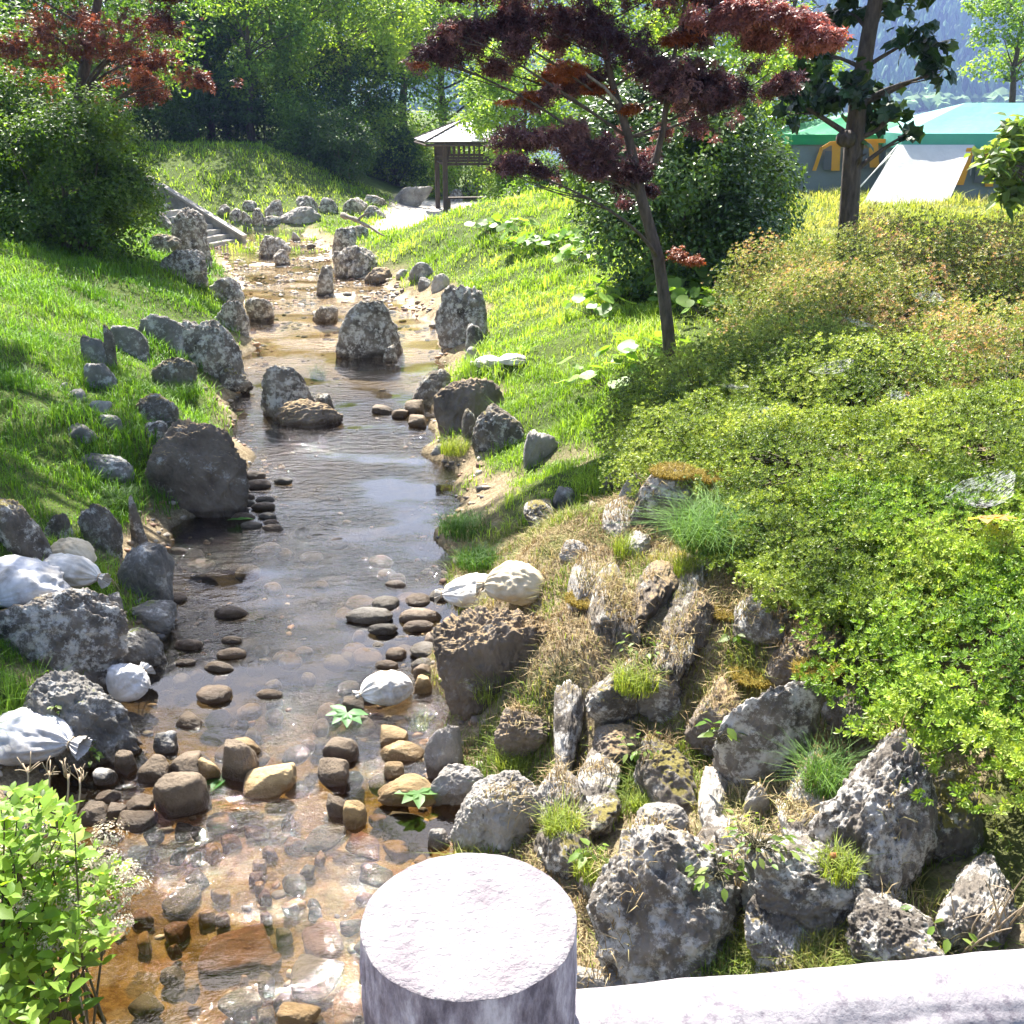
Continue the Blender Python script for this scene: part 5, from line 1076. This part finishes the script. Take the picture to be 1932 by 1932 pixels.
tuft('green tuft by the small white sandbag',790,1370,300,.12,.006,TY,15,.08)
tuft('grass tuft growing on the midstream rock',600,715,260,.28,.006,TG,16,.12)
tuft('leafy tuft under the dark wedge shaped boulder on the left bank',330,745,900,.26,.006,[(.05,.12,.02),(.10,.21,.03)],17,.35,1.0)
tuft('grass tuft hanging over the shaded rocks left of the brownish slab',215,955,500,.24,.005,[(.05,.12,.02),(.10,.2,.03)],18,.18,1.3)
MO=[(.16,.12,.02),(.26,.19,.03),(.34,.26,.05)]
for i,(lb,px,py,sp,nb) in enumerate([('brown moss cushion crowning the top rockery boulder',1272,885,.17,2600),('brown moss cushion right of the crown cushion, at the azalea edge',1340,895,.14,2200),('golden moss on the front of the pale rock under the azaleas',1425,1270,.13,2600),('golden moss left of the wedge shaped rock top',1380,1150,.12,2000),('orange moss band beside the wedge shaped rock',1540,1260,.12,2000),('tawny moss on the pale grey rock beside the sandbags',1110,1125,.15,2200)]):
    tuft(lb,px,py,nb,.045,.004,MO,30+i,sp,1.2,'moss_cushion','moss cushions in the rockery','dry')
# leafy weeds
def weed(label,px,py,n,size,pal,seed,T=OVAL6,h=.12,spread=.10,name='weed',cat='weed',group='leafy weeds',stemh=True,up=.9,gnd=False):
    r=np.random.RandomState(seed); c0,nn_,ob=surf(px,py) if not gnd else (hit(px,py),None,None); e=empty(name,tuple(c0)); tag(e,label,cat,group); bpy.context.view_layer.update()
    a=r.uniform(0,6.28,n); q=spread*np.sqrt(r.uniform(size=n)); P=np.stack([c0[0]+q*np.cos(a),c0[1]+q*np.sin(a),c0[2]+h*r.uniform(.35,1.1,n)],1); out=np.stack([np.cos(a),np.sin(a),0*a],1)
    V,F,c=place(T,P,out*.35+np.array([0,0,up])+.25*r.normal(size=(n,3)),size*r.uniform(.6,1.25,n),r,tints(r,n,pal),along=out+.3*r.normal(size=(n,3))); mk('foliage',V,F,M['leaf'],e,c,smooth=True)
    mb=MB()
    for p_1 in P: mb.tube(bez(c0+.02*r.normal(size=3)*[1,1,0],(c0+p_1)/2+.02*r.normal(size=3),p_1,5),np.linspace(.003,.0015,5)*max(1,h*4),4)
    mb.build('stem',M['stem'],e,True); return e
WL=[(.10,.19,.03),(.18,.28,.05),(.28,.36,.10)]
for i,(lb,px,py,n,s,h,sp) in enumerate([
 ('leafy weed with pale leaves under the tall furrowed rock',1215,1225,34,.05,.08,.16),('leafy weed above the black faced buried rock',1205,1420,26,.05,.07,.12),('pale broad leaved weed left of the wedge shaped rock',1360,1400,16,.075,.10,.08),
 ('small leaved weed right above the knobbly largest boulder',1430,1600,50,.045,.08,.16),('weed rosette on the slope left of the knobbly boulder',1350,1650,34,.05,.06,.12),('broad leaved weed beside the pitted grey boulder',1115,1625,16,.07,.08,.07),
 ('large leaved bright weed under the azalea right of the wedge shaped rock',1650,1260,26,.10,.20,.13),('pale leaved weed at the right end of the rail',1790,1790,26,.06,.12,.16),('yellow leaved weed on the broad dark boulder by the white sandbag',172,1440,26,.045,.12,.06),('small weed sprig on the face of the broad dark boulder',108,1345,12,.045,.06,.03),
 ('pale weed on the furrowed rock side',1385,1225,10,.07,.10,.05)]):
    weed(lb,px,py,n,s,WL,200+i,h=h,spread=sp)
# butterbur: big round leaves on the lawn
DISC=(np.array([(0,0,-.10)]+[(math.cos(t)*(1-.35*math.exp(-((t-math.pi)/.35)**2)),math.sin(t),.07*math.cos(3*t)) for t in np.linspace(0,2*math.pi,14,endpoint=False)]),[np.array([(0,1+i,1+(i+1)%14) for i in range(14)])])
BB=[(.12,.24,.04),(.19,.33,.06),(.27,.40,.10)]
for i,(px,py,n,lb) in enumerate([(930,445,7,'highest on the mound, left'),(970,440,5,'highest on the mound, right'),(1000,475,10,'left of the middle of the mound'),(1050,470,10,'middle of the mound'),(1095,470,9,'against the left side of the camellia, upper'),(1110,500,9,'against the left side of the camellia, lower'),(1170,570,9,'left of the maple trunk under the camellia'),(1225,560,9,'touching the maple trunk on its left'),(1290,575,10,'touching the maple trunk on its right'),(1340,545,10,'right of the maple trunk under the camellia'),(1385,535,9,'far right under the camellia, by the hedge'),(1330,600,8,'below the others, right of the maple trunk'),(1215,690,6,'in the shade at the foot of the maple trunk'),(1150,735,6,'lowest, in the shade of the lawn'),(1120,600,6,'alone on the bright lawn left of the maple')]):
    weed('clump of big round butterbur leaves '+lb,px,py,n*3,.115,BB,300+i,T=DISC,h=.34,spread=.60,name='butterbur_plant',cat='butterbur',group='butterbur clumps on the lawn',gnd=True)
# hydrangea by the bridge, lower left
def hydrangea():
    r=np.random.RandomState(404); cx0,cy0=-2.15,3.95; z0=gz(cx0,cy0)-.1; e=empty('hydrangea_shrub',(cx0,cy0,z0)); tag(e,'bright green hydrangea with faded flower heads in the lower left corner','hydrangea'); bpy.context.view_layer.update()
    heads=[]; mb=MB(); LP=[];LN=[];LA=[]
    for px in range(-70,250,17):
        for py in range(1500,1935,24):
            lim=np.interp(py,[1490,1560,1640,1720,1790,1850,1930],[110,150,215,225,170,120,60])
            if px+r.normal()*9>lim or r.uniform()<.22: continue
            heads.append((px+r.normal()*8,py+r.normal()*9))
    for px,py in heads:
        f=(py-1490)/360; p1=W(px,py,4.15-.55*f+.18*r.normal()); b=np.array([cx0+.18*r.normal(),cy0+.15*r.normal(),z0]); pts=bez(b,(b+p1)/2+[0,0,.18],p1,7); (mb.tube(pts,np.linspace(.008,.003,7),5) if r.uniform()<.4 else None)
        for lev,(off,sz) in enumerate(((0,.055),(.05,.085),(.11,.10))):
            for q in range(4 if lev==0 else 2):
                a=q*(math.pi/2 if lev==0 else math.pi)+lev*1.57+r.uniform(-.4,.4); d=np.array([math.cos(a),math.sin(a),.25]); LP.append(p1-[0,0,off]); LN.append(np.array([0,0,1])-.45*d+.22*r.normal(size=3)); LA.append((d,sz*r.uniform(.75,1.2)))
    n=len(LP); V,F,c=place(OVAL6,np.array(LP),np.array(LN),np.array([s for _,s in LA]),r,tints(r,n,[(.13,.25,.03),(.22,.37,.05),(.33,.46,.09)]),along=np.array([d for d,_ in LA])); mk('foliage',V,F,M['leaf'],e,c,smooth=True); mb.build('stem',M['stem'],e,True)
    for px,py,sz in ((120,1585,.05),(205,1570,.055),(160,1640,.06),(215,1690,.06),(95,1620,.045),(180,1725,.05),(235,1640,.04),(150,1770,.045),(0,1610,.05),(60,1560,.05),(250,1665,.05),(130,1690,.05),(195,1615,.05),(50,1700,.045),(225,1740,.04),(100,1770,.045)):
        p0=W(px,py,4.15-.55*(py-1490)/360-.12); k=240; sz*=1.25; q=nz(r.normal(size=(k,3)))*np.array([1.3,1.3,.6])*sz*r.uniform(.5,1,(k,1)); V,F,c=place(OVAL,p0+q,q+np.array([0,0,.05]),.014,r,tints(r,k,[(.42,.33,.26),(.55,.48,.40),(.50,.52,.34)]))
        o=mk('flower_head',V,F,M['dry'],e,c,smooth=False)
hydrangea()
def sprig(label,px,py,y,n,seed):
    r=np.random.RandomState(seed); p1=W(px,py,y); b=np.array([p1[0]-.05,p1[1]+.05,gz(p1[0],p1[1])-.05]); e=empty('hydrangea_sprig',tuple(b)); tag(e,label,'sprig'); bpy.context.view_layer.update(); mb=MB(); mb.tube(bez(b,(b+p1)/2+[.05,0,.05],p1,7),np.linspace(.006,.003,7),5); mb.build('stem',M['twig_dry'],e,True)
    a=np.arange(n)*2.2; out=np.stack([np.cos(a),np.sin(a),.15+0*a],1); P=np.repeat(p1[None],n,0)-np.array([0,0,1])*(np.arange(n)*.012)[:,None]
    V,F,c=place(OVAL6,P,np.array([0,0,1])-.3*out+.1*r.normal(size=(n,3)),.085*r.uniform(.6,1.1,n),r,tints(r,n,[(.08,.17,.03),(.14,.26,.04)]),along=out); mk('foliage',V,F,M['leaf'],e,c,smooth=True)
sprig('low green sprig in the dark corner below the hydrangea',150,1880,3.45,9,8)
for i,(lb,px) in enumerate([('dry flower stalk farthest left under the white sandbag',52),('dry flower stalk second from the left under the white sandbag',92),('dry flower stalk third from the left under the white sandbag',128),('dry flower stalk farthest right under the white sandbag',150)]):
    r=np.random.RandomState(600+i); yy=4.6; top=W(px,1448+6*i,yy); b=W(px-8,1540,yy-.1); mb=MB(); mb.tube(bez(b,(b+top)/2+[.02,0,0],top,6),.005,5)
    for q in range(7): mb.tube(bez(top-[0,0,.03],top+.02*r.normal(size=3),top+.06*nz(r.normal(size=3))+[0,0,.02],4),.0025,4)
    tag(mb.build('dry_stalk',M['twig_dry'],None,True),lb,'stalk','dry stalks under the white sandbag')
for i in range(9):
    r=np.random.RandomState(650+i); px=1800+15*i; c0,_n,_o=surf(px,1800-9*i); top=c0+np.array([.10*r.normal(),.06*r.normal(),r.uniform(.16,.34)]); mb=MB(); mb.tube(bez(c0-[0,0,.03],(c0+top)/2+.03*r.normal(size=3),top,7),np.linspace(.005,.002,7),5); mb.tube(bez((c0+top)/2,(c0+top)/2+[.03,0,.05],(c0+top)/2+.09*nz(r.normal(size=3)),5),.002,4)
    tag(mb.build('dry_stalk',M['twig_dry'],None,True),'thin dry stalk standing in the dark lower right corner above the rail','stalk','dry stalks in the lower right corner')
# fallen leaves
def leaf(label,px,py,size,col,yaw,T,name='fallen_leaf',lift=.015,tilt=.15,water=False,n=1):
    r=np.random.RandomState(int(px)); c0,nn_,ob=surf(px,py)
    if water: d=ray(px,py); c0=CAM+d*(3.985/-d[2])
    P=np.array([c0+[0,0,lift]]*n); a=yaw+np.arange(n)*.75; al=np.stack([np.cos(a),np.sin(a),0*a],1); V,F,c=place(T,P,np.array([[tilt*r.normal(),tilt*r.normal(),1]]*n),size,r,np.array([col]*n)*r.uniform(.85,1.15,(n,1)),along=al); o=mk(name,V-c0,F,M['leaf'],None,c); o.location=c0; return tag(o,label,'leaf','fallen leaves')
leaf('green fallen leaf spray lying on the pinkish slab',790,1500,.15,(.16,.30,.10),.3,OVAL6,n=7)
leaf('green fallen leaf spray in the water beside the small white sandbag',655,1352,.15,(.12,.28,.10),2.6,OVAL6,n=6,water=True,lift=.03)
leaf('dark green leaf between the tan pitted stone and the biggest block',425,1482,.16,(.05,.16,.03),2.9,OVAL6,n=3,lift=.05)
leaf('green leaf on the cobbles at the edge of the boulder shadow',452,990,.16,(.10,.24,.05),.5,OVAL6,n=4,water=True,lift=.05)
leaf('dry tan five fingered leaf lying on the azalea',1860,985,.16,(.50,.30,.13),-1.9,OVAL6,n=6,lift=.02,tilt=.3)
leaf('green sliver of a leaf on the sand by the round white cobble',845,1650-100,.06,(.14,.24,.05),.2,OVAL6,n=2)
# pine cone like brown scrap on the rockery
c0,_n,_o=surf(1572,1628); P,F=rockshape(999,'round',3); o=mk('pine_cone',P*np.array([.018,.018,.03]),F,M['orange'] if False else simple('cone_brown',(.30,.12,.04))); o.location=c0+np.array([0,0,.02]); tag(o,'small reddish brown cone lying in the weeds below the wispy tuft','cone')
# spider webs on the hedge
m,nt,p,o=newmat('spider_silk'); tr=nt.nodes.new('ShaderNodeBsdfTransparent'); ms=nt.nodes.new('ShaderNodeMixShader'); p.inputs['Base Color'].default_value=(.85,.87,.88,1); p.inputs['Roughness'].default_value=.6
tc=nt.nodes.new('ShaderNodeTexCoord'); tc.name='tc'; mp=N(nt,'ShaderNodeMapping'); mp.inputs['Scale'].default_value=(14,50,20); nt.links.new(tc.outputs['Object'],mp.inputs[0])
nt.links.new(ramp(nt,noise(nt,1.6,6,.7,vec=mp.outputs[0]),[(.46,(0,0,0)),(.74,(.42,.42,.42))]),ms.inputs[0]); nt.links.new(tr.outputs[0],ms.inputs[1]); nt.links.new(p.outputs[0],ms.inputs[2]); nt.links.new(ms.outputs[0],o.inputs['Surface']); M['silk']=m
refresh()
for i,(px,py,sz,lb) in enumerate([(1570,700,.16,'web below the middle of the hedge top'),(1440,795,.15,'web on the left lower azaleas'),(1620,615,.14,'web left of the centre of the hedge'),(1385,735,.13,'web at the left edge of the hedge'),(1700,760,.15,'web by the dark gaps in the hedge'),(1890,620,.17,'web at the right frame edge, middle of the hedge'),(1750,565,.14,'web among the red tipped azaleas'),(1850,935,.20,'web above the dry five fingered leaf'),(1530,455,.15,'web at the far end of the hedge near the camellia'),(1900,480,.15,'web on the far azaleas at the right frame edge'),(1660,520,.13,'web beside the red tipped sprays, far middle'),(1390,630,.15,'web near the maple trunk')]):
    r=np.random.RandomState(700+i); sz*=1.12; c0,nn_,ob=surf(px,py); c0=c0+np.array([0,-.03,.04]); th=np.linspace(0,2*np.pi,20,endpoint=False); V=[(0,0,-.25*sz)]
    for q in (.35,.7,1.0): V+=[(sz*q*math.cos(t)*(1+.25*math.sin(3*t+i)),sz*.7*q*math.sin(t),-.25*sz*(1-q)+.02*sz*math.sin(5*t)) for t in th]
    F3=np.array([(0,1+k,1+(k+1)%20) for k in range(20)]); F4=np.array([(1+20*q+k,21+20*q+k,21+20*q+(k+1)%20,1+20*q+(k+1)%20) for q in range(2) for k in range(20)])
    o=mk('spider_web',V,[F3,F4],M['silk']); o.location=c0; o.rotation_euler=(.25*r.normal()+.2,.2*r.normal(),r.uniform(0,3)); tag(o,'white sheet spider '+lb,'spider web','spider webs on the hedge')
# ---------------------------------------------------------------- air
m=bpy.data.materials.new('haze'); m.use_nodes=True; nt=m.node_tree; nt.nodes.remove(nt.nodes['Principled BSDF']); v=nt.nodes.new('ShaderNodeVolumePrincipled'); v.inputs['Color'].default_value=(.36,.49,1.0,1); v.inputs['Density'].default_value=.00026; v.inputs['Anisotropy'].default_value=.2
nt.links.new(v.outputs[0],nt.nodes['Material Output'].inputs['Volume']); mb=MB(); mb.box(-2800,2900,-60,2900,-5.0,210); stuff(mb.build('haze',m),'thin blue air over the lake and far hills')
